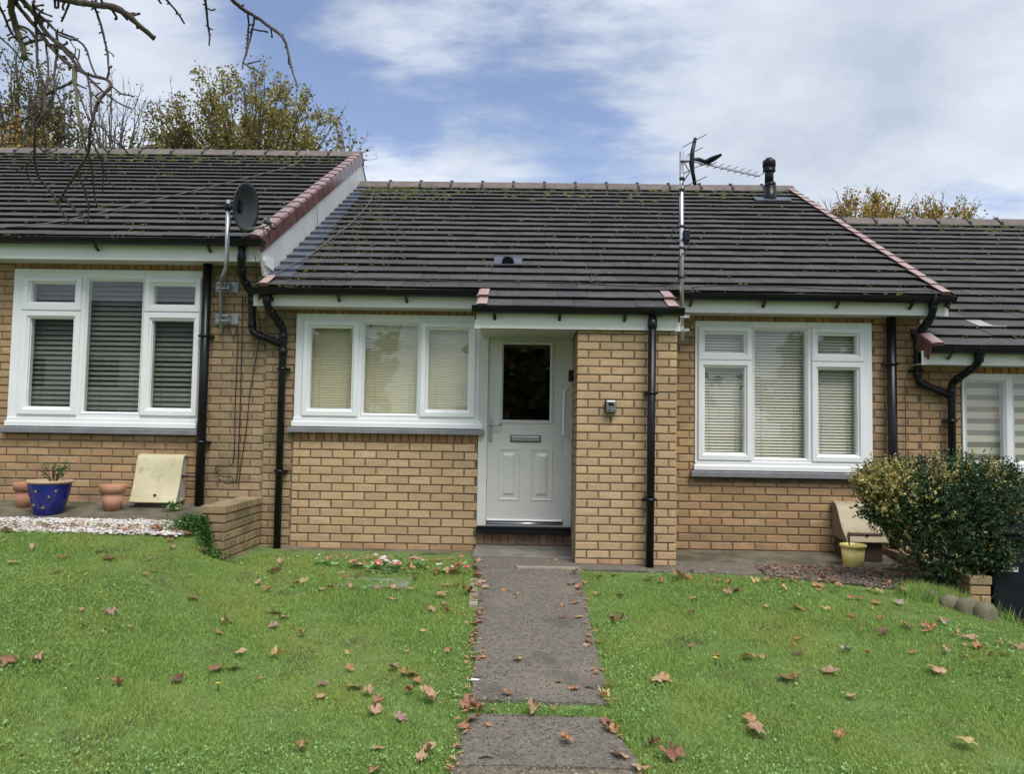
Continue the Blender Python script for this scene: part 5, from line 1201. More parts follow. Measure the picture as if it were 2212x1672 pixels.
# ------------------------------------------------------------------ fallen leaves
OUT = [(0, 1), (.09, .84), (.2, .84), (.2, .66), (.26, .5), (.42, .6), (.48, .72), (.58, .62), (.75, .6), (.67, .44), (.72, .3), (.56, .24), (.46, .14), (.58, .02), (.72, -.14), (.5, -.14), (.4, -.3), (.2, -.2), (.04, -.12)]
OUT = OUT + [(-x, y) for x, y in reversed(OUT[1:])]
def leaf_mesh(form, seed):
    r = random.Random(seed); c = (0, .12); b = MB(); n = len(OUT); sx = r.uniform(.8, 1.05); ph = r.uniform(0, 6)
    ax = r.uniform(0, 3.14); ux, uy = math.cos(ax), math.sin(ax)
    def zf(x, y):
        q_ = x * ux + y * uy; p = -x * uy + y * ux
        w = .05 * math.sin(7 * x + ph) + .05 * math.sin(6 * y + ph * 2)
        if form == 'flat': return w + .06 * (x * x + y * y)
        if form == 'curled': return w + .55 * q_ * q_ + .1 * p
        if form == 'folded': return w + .75 * abs(x) + .2 * y * y
        if form == 'humped': return .33 - .5 * q_ * q_ + w
        return w * 2.8 + .6 * q_ * q_ + .6 * max(0, p) ** 2 + .16 * math.sin(8 * q_ + ph)
    def P(x, y): x *= sx; k = 1 - .25 * (form in ('curled', 'crumpled', 'folded')) * abs(x * ux + y * uy); return (x * k, y * k, zf(x, y))
    vs = [P(*c)] + [P(c[0] + (x - c[0]) * .5, c[1] + (y - c[1]) * .5) for x, y in OUT] + [P(x * (1 + r.uniform(-.14, .1)), y * (1 + r.uniform(-.14, .1))) for x, y in OUT]
    fs = [(0, 1 + i, 1 + (i + 1) % n) for i in range(n)] + [(1 + i, 1 + n + i, 1 + n + (i + 1) % n, 1 + (i + 1) % n) for i in range(n)]
    b.add(vs, fs, True); s0 = Vector(P(0, -.1)); b.tube([s0, s0 + Vector((.05, -.3, .05)), s0 + Vector((r.uniform(-.1, .2), -.62, .12))], [.022, .018, .02], 4)
    zm = min(v[2] for v in b.v); b.v = [(x, y, z - zm) for x, y, z in b.v]
    return b.mesh('fallen_leaf', False)
FORMS = ['flat', 'curled', 'folded', 'humped', 'crumpled']
LM = {}
CN = {'t': 'tan', 'o': 'orange brown', 'r': 'russet', 'p': 'purplish', 'd': 'dark brown', 'y': 'pale yellow', 'g': 'greyish'}
K7, X7, Y7 = .3361, 0, 929.4; K8, X8, Y8 = .36415, 619.6, 1084.3; K5, X5, Y5 = .36415, 1406.5, 1177.3
A7 = '30,660,tb 20,715,ym 95,855,ym 200,770,tm 400,820,rm 365,920,rm 640,775,tm 680,825,db 330,720,ts 1090,715,rm 1115,755,tm 1300,780,tb 1220,665,ob 1035,645,ob 800,640,ob 960,622,om 1110,650,om 690,555,tm 860,545,om 835,520,rm 995,910,rs 925,930,os 955,830,ts 1225,945,ts 1800,860,tm 1770,915,tb 1545,970,ts 1650,993,tm 1725,1030,om 1250,1080,rm 740,1185,pb 525,1170,ts 545,1265,ts 820,1270,ts 1405,1315,om 1460,1250,tm 1750,1180,ob 1835,1205,tm 1750,1275,pb 1935,1315,tm 1560,1435,tm 1780,1455,yb 1385,1555,rb 1525,1535,tb 1130,1610,db 1670,1610,os 2065,1635,pm 40,1500,rb 230,1495,tm 630,1630,ts 770,1645,om'
A8 = '210,440,tm 105,467,ym 45,497,rm 355,458,rm 425,447,db 490,412,yb 575,402,tm 395,398,om 320,424,tm 690,402,om 740,397,tm 830,407,tm 890,432,om 955,428,tb 1000,428,om 760,456,os 210,528,tm 265,514,om 390,514,tm 545,522,pm 615,510,tm 665,524,om 730,522,ts 620,582,tb 385,602,rs 920,557,tb 1010,502,om 950,502,tm 1075,542,rb 860,655,tm 925,627,tm 950,652,om 85,792,tm 815,775,ys 365,905,ys 365,1002,om 625,995,pm 715,1037,ob 760,1072,om 400,1112,tb 475,1152,tm 720,1137,rm 195,1162,tm 860,1187,tb 535,1205,rm 520,1267,tm 660,1300,pm 205,1085,ps 715,890,ts 955,905,os 105,1467,om 515,1477,tm 790,1552,tm 820,1502,tm 520,1606,om 1140,357,om 1130,397,rm 1115,442,rm 1160,477,tm 1180,507,tm 1300,527,om 1365,552,os 1145,677,om 1145,717,rb 1120,777,rm 1385,952,ym 1305,1152,om 1710,1107,om 1620,1072,os 1110,1017,rs 1640,622,os 1690,497,om 1720,522,om 1700,432,tm 1625,684,rm 1720,685,ym 1705,602,om 1800,832,rm 1785,857,tm 1580,322,rm 1655,307,rm 1590,347,os 1610,267,rm 1465,1247,tb 1580,1247,ts 1090,1242,rb 1115,1302,ob 1140,1232,rm 1220,1247,ts 1190,1337,os 1035,1352,rm 1670,1442,om 1925,1382,ob 1885,1332,rm 1990,1527,tb 1920,1097,om 1890,1167,ym 2090,1602,tm 1840,442,rm 1940,427,om 2140,457,tb 1850,552,tm 1970,557,rm 1940,717,rm 1990,707,pm 2200,1072,tm'
A5 = '180,202,ob 220,200,rm 55,224,rm 235,164,om 370,157,os 395,222,om 455,234,om 460,297,tm 515,282,dm 245,327,om 620,230,ym 680,222,rm 790,217,om 850,212,rm 795,274,ym 985,237,ob 1000,267,om 1075,274,om 1105,244,om 240,415,rm 690,374,tm 890,382,ob 1045,392,ym 1180,320,rm 1250,322,rm 1330,347,om 1320,387,yl 1310,270,om 1360,289,ym 1485,277,ob 1605,292,rm 1485,347,gm 1210,382,rm 1200,434,rm 1360,444,rm 1440,447,os 1480,472,yl 1245,517,ys 1400,522,db 1535,500,db 1610,484,om 1625,517,om 1665,514,om 1745,477,gb 1715,442,om 1735,327,rm 1835,357,om 1925,377,om 1820,517,yl 1820,542,om 1885,572,tb 1870,607,ts 2090,482,tb 2055,410,ys 2080,597,dm 2180,627,tb 1955,627,ob 2010,657,om 2080,662,rm 1855,672,ts 1760,640,tm 1550,650,om 1275,655,rs 1175,639,gm 855,562,os 870,647,dm 850,612,yl 595,682,ob 650,667,ts 60,812,ob 245,608,os 400,677,os 815,802,rb 865,800,om 1060,767,tb 1720,762,tb 1185,902,tm 1105,1157,om 580,1057,ob 605,1092,om 610,1122,tb 1860,1192,yb 150,1292,rb 10,1202,rm 1500,150,om 1530,175,rm 1020,190,om'
ITEMS = []
for A, K, X, Y in ((A7, K7, X7, Y7), (A8, K8, X8, Y8), (A5, K5, X5, Y5)):
    for it in A.split():
        a, b_, cs_ = it.split(','); ITEMS.append((X + K * float(a), Y + K * float(b_), cs_[0], cs_[1]))
LANDS = {'left': [('blue pot', (105, 1125)), ('white gravel', (240, 1140)), ('low brick wall', (480, 1185)), ('flower bed', (800, 1215)), ('manhole slab', (815, 1268)), ('mossy strip', (1010, 1530)), ('kerb bricks of the path', (1030, 1290)), ('bottom corner of the picture', (0, 1672))],
         'right': [('drain cover', (1415, 1225)), ('asphalt corner', (1620, 1240)), ('yellow pot', (1837, 1230)), ('bush', (2000, 1250)), ('edging stones', (2080, 1305)), ('mossy strip', (1320, 1530)), ('bin', (2190, 1330)), ('bottom corner of the picture', (2212, 1672))],
         'path': [('doorstep', (1130, 1205)), ('brick pier', (1250, 1210)), ('mossy strip', (1160, 1530)), ('kerb bricks', (1030, 1290)), ('near end of the path', (1160, 1672))]}
lr = random.Random(77); recs = []
for (x, y, c, s) in ITEMS:
    p = ground_at(x, y + 4)
    onpath = PL(p.y) < p.x < PR(p.y) and p.y < 6.5
    where = 'path' if onpath else ('left' if p.x < 0 else 'right')
    lift = .008
    if not onpath: lift = .018 if float(lawn_ok(np.array([p.x]), np.array([p.y]))[0][0]) else .016
    else: p.z = pathz(p.x, p.y); lift = .004
    D_ = (p - EYE).length
    base = {'s': .032, 'm': .05, 'b': .07, 'l': .048}[s] * lr.uniform(.95, 1.18)
    form = 'slender' if s == 'l' else lr.choice(['flat', 'curled', 'folded', 'humped', 'crumpled', 'curled', 'crumpled'])
    lm = min(LANDS[where], key=lambda l: math.hypot(l[1][0] - x, (l[1][1] - y) * 1.6))
    dist = math.hypot(lm[1][0] - x, (lm[1][1] - y) * 1.6)
    recs.append(dict(p=p + Vector((0, 0, lift)), c=c, s=s, form=form, where=where, lm=lm[0], d=dist, r=base))
grp = {}
for q_ in recs: grp.setdefault((q_['c'], q_['s'] if q_['s'] in 'sb' else 'm', q_['form'], q_['where'], q_['lm']), []).append(q_)
ORD = ['nearest', 'second nearest', 'third nearest', 'fourth nearest', 'fifth nearest', 'sixth nearest', 'seventh nearest', 'eighth nearest', 'ninth nearest', 'tenth nearest']
for k, L_ in grp.items():
    L_.sort(key=lambda q_: q_['d'])
    for i, q_ in enumerate(L_):
        sz = {'s': 'small ', 'b': 'large '}.get(k[1], ''); wh = {'left': 'on the left lawn', 'right': 'on the right lawn', 'path': 'on the path'}[k[3]]
        if k[3] == 'path': wh = 'on path'
        q_['label'] = f'{sz}{q_["form"]} {CN[k[0]]} leaf {wh}' + (f', towards the {k[4]}' if len(L_) == 1 else f', {ORD[i]} the {k[4]}')
for q_ in recs:
    fm = 'folded' if q_['form'] == 'slender' else q_['form']; v = lr.randrange(6); key = (fm, v, q_['c'])
    if key not in LM:
        me = leaf_mesh(fm, FORMS.index(fm) * 10 + v); me.materials.append(LEAFCOL[CN[q_['c']]]); LM[key] = me
    o = bpy.data.objects.new('fallen_leaf', LM[key]); C.objects.link(o)
    sc = q_['r']; o.location = q_['p']; o.rotation_euler = (lr.gauss(0, .16), lr.gauss(0, .16), lr.uniform(0, 6.28)); o.scale = (sc * (.35 if q_['form'] == 'slender' else lr.uniform(.8, 1.1)), sc, sc * lr.uniform(.55, .95))
    tag(o, q_['label'], 'leaf', 'fallen maple leaves')
# crumbs of leaf litter too small to count
b = MB(); r = random.Random(41)
for k in range(900):
    z_ = r.random()
    if z_ < .45: x, y = r.uniform(1.95, 3.3), r.uniform(5.95, 6.6)
    elif z_ < .5: y = r.uniform(2.8, 6.3); x = PR(y) + r.gauss(0, .025)
    elif z_ < .65: y = r.uniform(2.8, 6.3); x = PL(y) + r.gauss(0, .025)
    elif z_ < .8: x, y = r.uniform(-1.7, -.5), r.gauss(6.55, .1)
    else: x, y = r.uniform(-4.5, -2.7), r.gauss(6.12, .05)
    p = Vector((x, y, g1(x, y) + .02)); leafq(b, p, Vector((r.gauss(0, 1), r.gauss(0, 1), r.uniform(-.1, .4))), Vector((0, 0, 1)), r.uniform(.015, .05), .7, .5)
b.build('leaf_litter', LEAFCOL['orange brown'], None, recalc=False, kind='stuff')
# twigs, paper scrap and dandelion flowers
for k, (x0, y0, x1, y1, lb) in enumerate(((1640, 1490, 1698, 1480, 'short dark twig lying on the path above the mossy strip'), (1035, 1645, 1065, 1645, 'dark twig lying on the pale near end of the path'))):
    if k == 0: x0, y0, x1, y1 = 1265, 1491, 1283, 1494
    a, c = ground_at(x0, y0), ground_at(x1, y1); b = MB(); b.tube([a + Vector((0, 0, .012)), (a + c) / 2 + Vector((.0, .006, .018)), c + Vector((0, 0, .012))], [.005, .004, .003], 5); o = b.build('twig', 'twig', None); tag(o, lb, 'twig')
p = ground_at(1026, 1477); p.z = pathz(p.x, p.y); b = MB(); b.box((p.x - .022, p.y - .012, p.z + .003), (p.x + .022, p.y + .012, p.z + .006)); tag(b.build('paper_scrap', 'white', None), 'tiny white scrap of paper on the left edge of the path', 'paper')
for k, (x, y, lb) in enumerate(((558, 1251, 'yellow dandelion flower on the left lawn below the drainpipe'), (1546, 1437, 'yellow dandelion flower in the middle of the right lawn'), (471, 1494, 'tiny yellow dandelion flower on the near left lawn'))):
    p = ground_at(x, y); b = MB(); r = random.Random(k)
    t = thing('dandelion', lb, 'flower', p)
    for q_ in range(18): leafq(b, p + Vector((0, 0, .035)), Vector((math.cos(q_ * .7), math.sin(q_ * .7), r.uniform(.2, .9))), Vector((0, 0, 1)), .018, .5)
    b.build('petals', M('dandelion_yellow_%d' % k, (.75, .6, .03), None, 5, .5), t, recalc=False); b = MB(); b.tube([p, p + Vector((0, 0, .035))], .0025, 5); b.build('stem', 'rose', t)

# ------------------------------------------------------------------ trees behind the roofs
def tree(label, base, cen, rad, n_end, n_leaf, leaf, mixleaf=None, mixp=0., lsize=(.06, .11), seed=1, bare_top=.5, twig_r=.008, spread=.3, fork=None, group='trees behind the roofs', lower=-.7, trunk_r=.16, name='tree'):
    r = random.Random(seed); base, cen = Vector(base), Vector(cen); fork = Vector(fork) if fork else Vector((cen.x, cen.y, base.z + (cen.z - rad[2] - base.z) * .75))
    t = thing(name, label, 'tree', base, group); T = MB(); mid_ = base.lerp(fork, .5) + Vector((r.uniform(-.15, .15), r.uniform(-.1, .1), 0))
    T.tube([base - Vector((0, 0, .3)), base + Vector((0, 0, .3)), mid_, fork], [trunk_r * 1.3, trunk_r, trunk_r * .85, trunk_r * .6], 10); T.build('trunk', 'bark', t)
    B = MB(); Lf = MB(); L2 = MB()
    for k in range(n_end):
        while True:
            d = rv(r)
            if d.z > lower: break
        f = r.random() ** .38; e = cen + Vector((d.x * rad[0], d.y * rad[1], d.z * rad[2])) * f
        m_ = Vector((fork.x + (e.x - fork.x) * .45, fork.y + (e.y - fork.y) * .45, fork.z + (e.z - fork.z) * .55)) + rv(r) * .25
        pts = []; 
        for i in range(7):
            u = i / 6; pts.append(fork * (1 - u) ** 2 + m_ * 2 * u * (1 - u) + e * u * u + rv(r) * .05 * (0 < i))
        rr = trunk_r * .32 * r.uniform(.6, 1.1); B.tube(pts, [rr * (1 - .85 * i / 6) + twig_r * .6 for i in range(7)], 5, caps=False)
        up = (e - cen).normalized()
        ends = []
        for q_ in range(5):
            s_ = pts[r.randint(3, 6)]; dr_ = (up * .5 + Vector((0, 0, .7)) + rv(r) * .7).normalized(); l = r.uniform(.3, .8); tp = s_ + dr_ * l; B.tube([s_, s_ + dr_ * l * .5 + rv(r) * .05, tp], [twig_r, twig_r * .75, twig_r * .45], 4, caps=False); ends.append((s_, tp))
        if r.random() < bare_top and d.z > .1:
            dr_ = (up * .4 + Vector((0, 0, 1)) + rv(r) * .3).normalized(); l = r.uniform(.35, .8); tp = e + dr_ * l; B.tube([e, e.lerp(tp, .5) + rv(r) * .04, tp], [twig_r, twig_r * .7, twig_r * .4], 4, caps=False)
            for _ in range(3):
                s_ = e.lerp(tp, r.uniform(.2, .9)); B.tube([s_, s_ + (dr_ + rv(r) * .7) * .16], [twig_r * .6, twig_r * .35], 3, caps=False)
        for _ in range(int(n_leaf * r.uniform(.5, 1.5))):
            a_, c_ = r.choice(ends); p = a_.lerp(c_, r.uniform(.2, 1.0)) + rv(r) * abs(r.gauss(0, spread * .5)); s_ = r.uniform(*lsize)
            l = (rv(r) + Vector((0, 0, -.3))).normalized(); sd_ = l.cross(rv(r)).normalized() * s_ * .42; tgt = L2 if (mixleaf and r.random() < mixp) else Lf
            tgt.add([p, p + l * s_ * .5 + sd_, p + l * s_, p + l * s_ * .5 - sd_], [(0, 1, 2, 3)])
    B.build('branch', 'fartwig', t, recalc=False)
    if Lf.v: Lf.build('crown', leaf, t, recalc=False)
    if L2.v: L2.build('crown', mixleaf, t, recalc=False)
    return t
def gnd(p): return Vector((p.x, p.y, -.05))
c = at(540, 318, 20); tree('wide rounded maple with thinning yellow leaves, behind the highest roof', gnd(c), c, (2.4, 2.0, 1.8), 135, 260, 'leaf_y', 'leaf_d', .25, lsize=(.05, .088), seed=2, bare_top=.8, lower=-.35)
c = at(250, 285, 21); tree('almost bare tree with fine twigs, left of the wide yellow maple', gnd(c), c, (1.25, 1.1, 1.35), 46, 14, 'leaf_b', seed=3, bare_top=1., lower=-.4, trunk_r=.11, lsize=(.05, .09))
c = at(50, 235, 18); tree('tall brown green leafed tree at the top left behind the branches', gnd(c), c, (1.05, 1.0, 1.7), 58, 95, 'leaf_b', 'leaf_d', .3, seed=4, bare_top=.4, lower=-.7, lsize=(.05, .09))
c = at(125, 290, 18.5); tree('lower olive leafed tree beside the tall one at the left', gnd(c), c, (.75, .8, .8), 26, 95, 'leaf_b', 'leaf_d', .4, seed=5, bare_top=.3, lower=-.5, trunk_r=.09, lsize=(.05, .09))
c = at(362, 300, 19); tree('small dark leafed tree tucked against the left of the yellow maple', gnd(c), c, (.5, .6, .6), 24, 170, 'leaf_d', 'leaf_b', .6, seed=6, bare_top=.3, trunk_r=.08, lsize=(.05, .09))
c = at(25, 322, 16); tree('orange leaved shrub showing just over the roof ridge at far left', gnd(c), c, (.38, .4, .16), 10, 60, 'leaf_o', seed=7, bare_top=0., trunk_r=.05, lsize=(.05, .09))
c = at(85, 322, 16.5); tree('smaller orange brown shrub over the ridge right of the orange one', gnd(c), c, (.25, .4, .16), 7, 80, 'leaf_o', 'leaf_b', .5, seed=17, bare_top=0., trunk_r=.04, lsize=(.05, .09))
c = at(745, 335, 18); tree('slight sapling with a few leaves at the ridge end', gnd(c), c, (.3, .4, .28), 9, 22, 'leaf_y', 'leaf_d', .5, seed=8, bare_top=.8, trunk_r=.04)
c = at(1860, 492, 24); tree('golden sparse tree over the lowest roof, nearer the vent pipe', gnd(c), c, (1.5, 1.2, .85), 50, 190, 'leaf_y', 'leaf_o', .5, seed=9, bare_top=1., lower=-.2, lsize=(.06, .1), twig_r=.012)
c = at(2030, 505, 25); tree('golden sparse tree over the lowest roof, farther from the vent pipe', gnd(c), c, (1.25, 1.2, .8), 34, 130, 'leaf_y', 'leaf_o', .5, seed=10, bare_top=1., lower=-.2, lsize=(.06, .1), twig_r=.012)

# what the window panes reflect, across the green behind the viewer
RG = 'trees reflected in the panes'
for k, (x, y, h, lb) in enumerate(((-.3, -13, 6.5, 'tree seen only as a dark reflection in the door pane'), (4.5, -14, 7, 'tree reflected in the ivory blind window'), (-7.5, -15, 7.5, 'tree reflected in the cream blind window'), (11, -13, 6, 'tree reflected at the bush end of the terrace'))):
    tree(lb, (x, y, -1), (x, y, h * .42), (2.7, 1.8, h * .5), 60, 70, 'leaf_d', 'leaf_b', .4, seed=50 + k, lsize=(.3, .5), group=RG, lower=-.9)
hs = thing('house', 'white rendered house reflected in the dark blind window', 'house', (-17, -17, -1))
b = MB(); b.box((-22, -21, -1), (-12.5, -16, 4.2)); b.build('wall', 'upvc_old', hs)
b = MB(); b.prism([(-15.6, 4.1), (-18.5, 6.4), (-21.4, 4.1)], 'x', -22.3, -12.2); b.build('roof', 'tile', hs)
b = MB()
for x in (-21, -18, -15): b.box((x, -16.02, .3), (x + 1.6, -15.97, 1.7)); b.box((x, -16.02, 2.5), (x + 1.6, -15.97, 3.7))
b.build('window', 'black', hs)

# ------------------------------------------------------------------ bare tree whose branches hang into the picture
bt = thing('bare_tree', 'gnarled leafless tree whose mossy branches hang into the top left corner', 'tree', (-3.75, 3.0, -.2))
def dep(x, y): return 3.55 + .28 * math.sin(x * .013 + 1) + .22 * math.sin(y * .016 + .4)
def bp6(l, k=.1927): return [(x * k, y * k) for x, y in l]
def bp1(l): return bp6(l, .3361)
BR = [
 ('bark', bp6([(-2200, -1500), (-1200, -1300), (-300, -900), (0, -500), (240, -230), (500, -70), (740, -8), (900, 25), (1050, 47), (1240, 66), (1330, 95), (1430, 160), (1540, 265), (1650, 355), (1735, 430)]), (60, 50, 40, 34, 30, 27, 26, 25, 24, 24, 24, 23, 21, 20, 21), .1927),
 ('twig', bp6([(1035, 0), (1075, 120), (1130, 260), (1160, 400), (1190, 520), (1215, 640), (1210, 740), (1225, 830)]), (13, 12, 11, 10, 9, 9, 8, 7), .1927),
 ('twig', bp6([(785, 0), (745, 110), (715, 190), (690, 235)]), (10, 9, 8, 8), .1927),
 ('bark', bp6([(0, -500), (120, -250), (240, -20), (330, 90), (400, 140), (440, 230), (480, 320), (560, 410), (660, 490), (740, 570), (800, 640), (850, 720), (920, 780), (990, 860), (1080, 960), (1200, 1060), (1300, 1130), (1420, 1200), (1480, 1220)]), (30, 26, 22, 21, 20, 19, 18, 17, 17, 16, 15, 14, 12, 10, 9, 8, 7, 6, 5), .1927),
 ('bark', bp6([(0, -500), (60, -200), (170, 10), (240, 110), (310, 190), (400, 300), (470, 390), (540, 490), (640, 600), (720, 680), (830, 750), (950, 820), (1080, 860), (1200, 880), (1250, 910), (1255, 960), (1200, 1020), (1110, 1110), (1070, 1200), (1050, 1300), (1010, 1400), (1005, 1550), (1000, 1640)]), (28, 24, 17, 16, 16, 15, 15, 15, 15, 14, 14, 13, 13, 13, 13, 13, 14, 14, 13, 12, 11, 10, 9), .1927),
 ('bark_moss', bp6([(0, -500), (100, -250), (130, -20), (120, 100), (150, 200), (180, 300), (200, 400), (250, 490), (270, 580), (280, 650)]), (34, 30, 27, 25, 24, 22, 22, 22, 21, 24), .1927),
 ('bark_moss', bp6([(200, 280), (250, 290), (320, 330), (380, 362), (390, 420)]), (12, 11, 10, 12, 8), .1927),
 ('bark_moss', bp6([(270, 490), (350, 460), (420, 450), (510, 430)]), (13, 13, 12, 11), .1927),
 ('twig', bp6([(370, 20), (385, 130), (400, 250), (410, 400), (420, 540), (410, 680), (440, 800), (480, 930), (500, 1050), (510, 1150), (490, 1300), (420, 1350), (395, 1450), (385, 1600), (385, 1700)]), (15, 14, 13, 13, 13, 12, 12, 12, 13, 12, 11, 10, 9, 8, 7), .1927),
 ('twig', bp6([(630, 345), (645, 480), (640, 600), (620, 720), (605, 850), (615, 1000), (660, 1110), (720, 1230), (800, 1330), (900, 1430), (1000, 1510), (1110, 1590), (1190, 1690)]), (11, 11, 11, 10, 10, 9, 9, 9, 9, 8, 8, 7, 6), .1927),
 ('twig', bp6([(420, 150), (520, 230), (600, 320), (640, 360), (740, 382), (850, 430), (930, 490), (970, 540), (1000, 650), (1030, 740), (1045, 810), (1080, 840)]), (15, 14, 13, 11, 10, 9, 9, 9, 8, 8, 7, 7), .1927),
 ('twig', bp6([(640, 380), (690, 405), (780, 430), (850, 450)]), (8, 8, 8, 7), .1927),
 ('twig', bp6([(520, 490), (525, 600), (545, 740), (540, 860), (520, 980), (505, 1080)]), (9, 9, 9, 8, 8, 8), .1927),
 ('bark_moss', bp6([(830, 740), (840, 850), (830, 930), (850, 960), (860, 1050), (870, 1200), (890, 1350), (900, 1450), (940, 1560), (970, 1690)]), (18, 18, 18, 14, 13, 11, 11, 10, 9, 8), .1927),
 ('twig', bp6([(820, 910), (730, 960), (620, 1000), (540, 1040), (440, 1100), (430, 1130), (460, 1200), (400, 1260), (250, 1350), (100, 1390), (0, 1405), (-150, 1430)]), (14, 13, 12, 12, 11, 10, 9, 8, 8, 8, 8, 8), .1927),
 ('twig', bp6([(-150, 1130), (0, 1155), (150, 1180), (320, 1190), (440, 1190)]), (7, 7, 6, 6, 6), .1927),
 ('twig', bp6([(-120, -150), (0, 80), (60, 200), (100, 320), (160, 410), (210, 460)]), (13, 12, 11, 11, 10, 9), .1927),
 ('twig', bp6([(-200, 250), (0, 415), (90, 490), (180, 580), (240, 680), (280, 760)]), (9, 8, 7, 7, 6, 5), .1927),
 ('twig', bp6([(860, 980), (880, 1000), (920, 1130), (960, 1260), (1000, 1330)]), (9, 9, 9, 8, 8), .1927),
 ('twig', bp6([(960, 820), (990, 880), (1010, 1000), (1020, 1150), (1025, 1300)]), (9, 9, 9, 9, 8), .1927),
 ('twig', bp6([(1010, 1010), (1060, 1080), (1110, 1110)]), (9, 9, 10), .1927),
 ('twig', bp6([(1250, 960), (1330, 1020), (1345, 1060), (1440, 1060), (1500, 1080)]), (9, 8, 8, 7, 7), .1927),
 ('twig', bp6([(860, 940), (920, 965), (970, 990)]), (9, 8, 6), .1927),
 ('twig', bp6([(800, 580), (870, 660), (890, 720), (920, 780)]), (8, 8, 7, 6), .1927), ('twig', bp6([(660, 470), (740, 530), (810, 600), (840, 640)]), (8, 8, 7, 7), .1927),
 ('twig', bp6([(840, 610), (850, 580), (848, 550)]), (6, 6, 6), .1927), ('twig', bp6([(880, 660), (892, 600), (890, 550)]), (6, 6, 5), .1927),
 ('twig', bp6([(400, 80), (480, 150), (540, 160), (580, 180)]), (12, 11, 8, 9), .1927), ('twig', bp6([(440, 150), (470, 115), (480, 100)]), (9, 8, 9), .1927), ('twig', bp6([(330, -40), (390, 0), (400, 20)]), (10, 9, 9), .1927),
 ('twig', bp6([(1060, 1390), (1130, 1410), (1230, 1490), (1330, 1590), (1400, 1660)]), (8, 7, 6, 6, 5), .1927), ('twig', bp6([(400, 1560), (440, 1620), (520, 1665), (560, 1690)]), (7, 6, 6, 5), .1927),
 ('twig', bp1([(220, 900), (225, 1050), (240, 1130), (290, 1190), (340, 1240), (370, 1300), (400, 1370), (440, 1410)]), (6, 6, 6, 6, 6, 5, 5, 4), .3361),
 ('twig', bp1([(580, 900), (575, 960), (545, 1030), (490, 1110), (440, 1190), (400, 1260), (365, 1300)]), (7, 7, 7, 7, 6, 6, 5), .3361),
 ('twig', bp1([(405, 1260), (470, 1330), (520, 1390), (560, 1440)]), (6, 6, 5, 4), .3361),
 ('twig', bp1([(495, 1110), (530, 1180), (555, 1260), (570, 1330), (565, 1420)]), (5, 5, 5, 4, 4), .3361),
 ('twig', bp1([(225, 920), (300, 990), (420, 1040), (480, 1080), (520, 1130), (560, 1150)]), (5, 5, 5, 5, 4, 3), .3361),
 ('twig', bp1([(572, 1000), (590, 1080), (600, 1150), (605, 1260), (625, 1320)]), (5, 5, 4, 4, 4), .3361),
 ('twig', bp1([(585, 900), (640, 1000), (660, 1060), (660, 1150), (660, 1240)]), (5, 5, 4, 4, 3), .3361), ('twig', bp1([(662, 1080), (690, 1160), (730, 1200)]), (4, 4, 3), .3361),
 ('twig', bp1([(690, 870), (730, 910), (800, 950), (835, 1000)]), (4, 4, 4, 3), .3361), ('twig', bp1([(225, 1010), (170, 1060), (90, 1110)]), (4, 4, 3), .3361), ('twig', bp1([(170, 1060), (175, 1140), (210, 1190)]), (4, 3, 3), .3361),
 ('bark', bp1([(-300, -500), (0, -420), (500, -300), (1000, -220), (1300, -180), (1420, -90), (1495, 0), (1560, 60), (1640, 100), (1720, 160), (1800, 215), (1835, 260), (1855, 350), (1880, 460), (1915, 560)]), (22, 20, 17, 14, 11, 9, 8, 8, 7, 7, 6, 6, 5, 4, 3), .3361),
 ('twig', bp1([(1592, 80), (1600, 150), (1590, 250), (1585, 350), (1555, 400), (1557, 440)]), (5, 5, 5, 5, 4, 4), .3361), ('twig', bp1([(1637, 105), (1620, 200), (1600, 280), (1580, 360)]), (5, 5, 4, 4), .3361),
 ('twig', bp1([(1560, 395), (1600, 430), (1660, 455)]), (4, 4, 3), .3361), ('twig', bp1([(1590, 408), (1640, 395), (1672, 390)]), (4, 3, 3), .3361), ('twig', bp1([(1612, 185), (1670, 195), (1720, 205)]), (4, 4, 4), .3361),
 ('twig', bp1([(1250, -190), (1300, -100), (1320, 0), (1330, 80), (1335, 160), (1350, 220), (1345, 290)]), (8, 8, 7, 6, 6, 5, 4), .3361),
 ('twig', bp1([(1330, 50), (1355, 70), (1380, 72), (1384, 52)]), (4, 4, 4, 3), .3361), ('twig', bp1([(1338, 170), (1345, 195), (1370, 188)]), (4, 4, 3), .3361),
 ('twig', bp1([(980, -220), (1020, -80), (1070, 0), (1120, 50), (1155, 100), (1185, 150)]), (7, 6, 6, 5, 5, 4), .3361), ('twig', bp1([(1000, -40), (1020, 0), (1035, 20)]), (5, 5, 5), .3361),
]
r = random.Random(61)
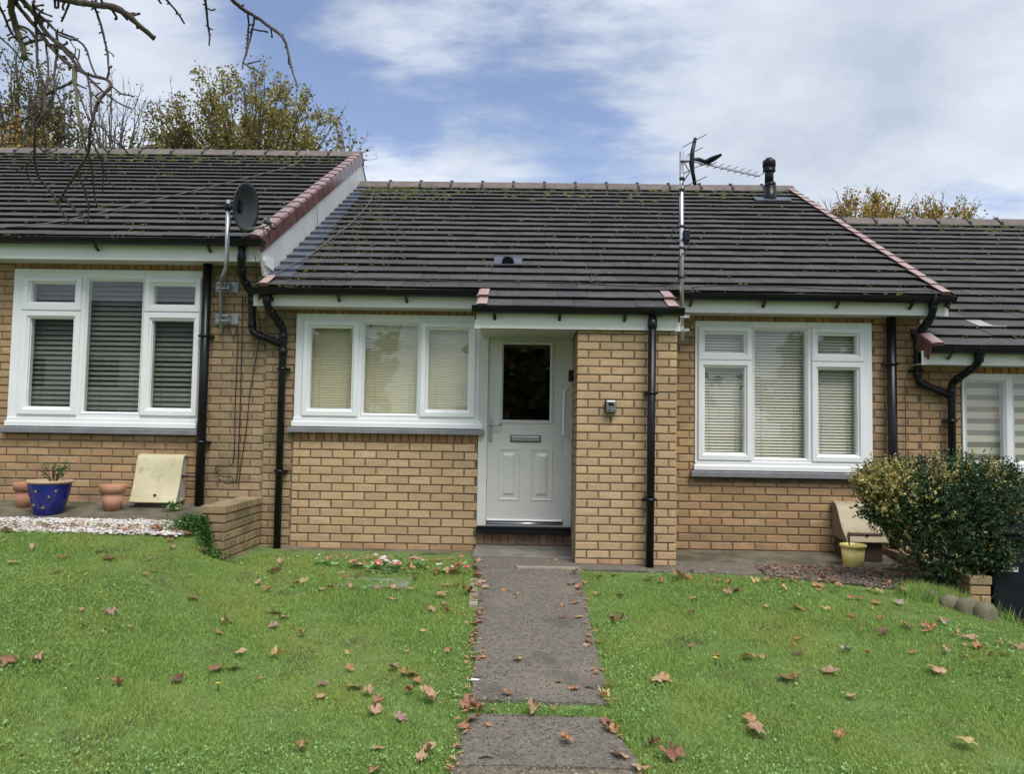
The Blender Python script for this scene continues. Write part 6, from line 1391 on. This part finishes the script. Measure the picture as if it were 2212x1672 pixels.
for mat, pl, rad, k in BR:
    P = []; Rr = []
    for i in range(len(pl) - 1):
        (x0, y0), (x1, y1) = pl[i], pl[i + 1]; n = max(1, int(math.hypot(x1 - x0, y1 - y0) / 7))
        for q_ in range(n):
            f = q_ / n; P.append((x0 + (x1 - x0) * f, y0 + (y1 - y0) * f)); Rr.append((rad[i] + (rad[i + 1] - rad[i]) * f) * k)
    P.append(pl[-1]); Rr.append(rad[-1] * k)
    # smooth the polyline a little and wobble it
    for _ in range(2): P = [P[0]] + [((P[i - 1][0] + 2 * P[i][0] + P[i + 1][0]) / 4, (P[i - 1][1] + 2 * P[i][1] + P[i + 1][1]) / 4) for i in range(1, len(P) - 1)] + [P[-1]]
    pts = []; rr = []
    for (x, y), q_ in zip(P, Rr):
        d = dep(x, y); pts.append(at(x + r.gauss(0, .35), y + r.gauss(0, .35), d)); rr.append(q_ * (1.5 if mat != 'twig' else 1.3) * d / F_PX * r.uniform(.88, 1.14))
    b = MB(); b.tube(pts, rr, 8 if mat != 'twig' else 6)
    for i in range(2, len(pts) - 1):
        if (r.random() < .42 and P[i][0] > -40 and P[i][1] > -40):
            tdir = (pts[i + 1] - pts[i - 1]).normalized(); o_ = tdir.cross(rv(r)).normalized(); l = rr[i] * r.uniform(.7, 2.0) + .003 + (.03 * r.random() if r.random() < .13 else 0); rad_ = min(rr[i] * .7, .007)
            tip = pts[i] + (o_ + tdir * .4) * (rr[i] + l); b.tube([pts[i] + o_ * rr[i] * .5, tip], [rad_, rad_ * .75], 5)
            if l > .02: b.tube([tip, tip + (o_ * .3 + rv(r) * .8) * .016], [rad_ * .9, rad_ * .9], 5)
    b.build('branch', mat, bt)
lp0 = at(-2200 * .1927, -1500 * .1927, dep(-424, -289)); tp0 = Vector((-3.75, 3.0, -.35))
b = MB(); b.tube([tp0, tp0 + Vector((0, 0, .4)), tp0.lerp(lp0, .35) + Vector((-.25, 0, .2)), tp0.lerp(lp0, .75) + Vector((-.3, 0, .2)), lp0 + Vector((.1, 0, 0))], [.26, .2, .17, .14, .10], 14); b.build('trunk', 'bark', bt)
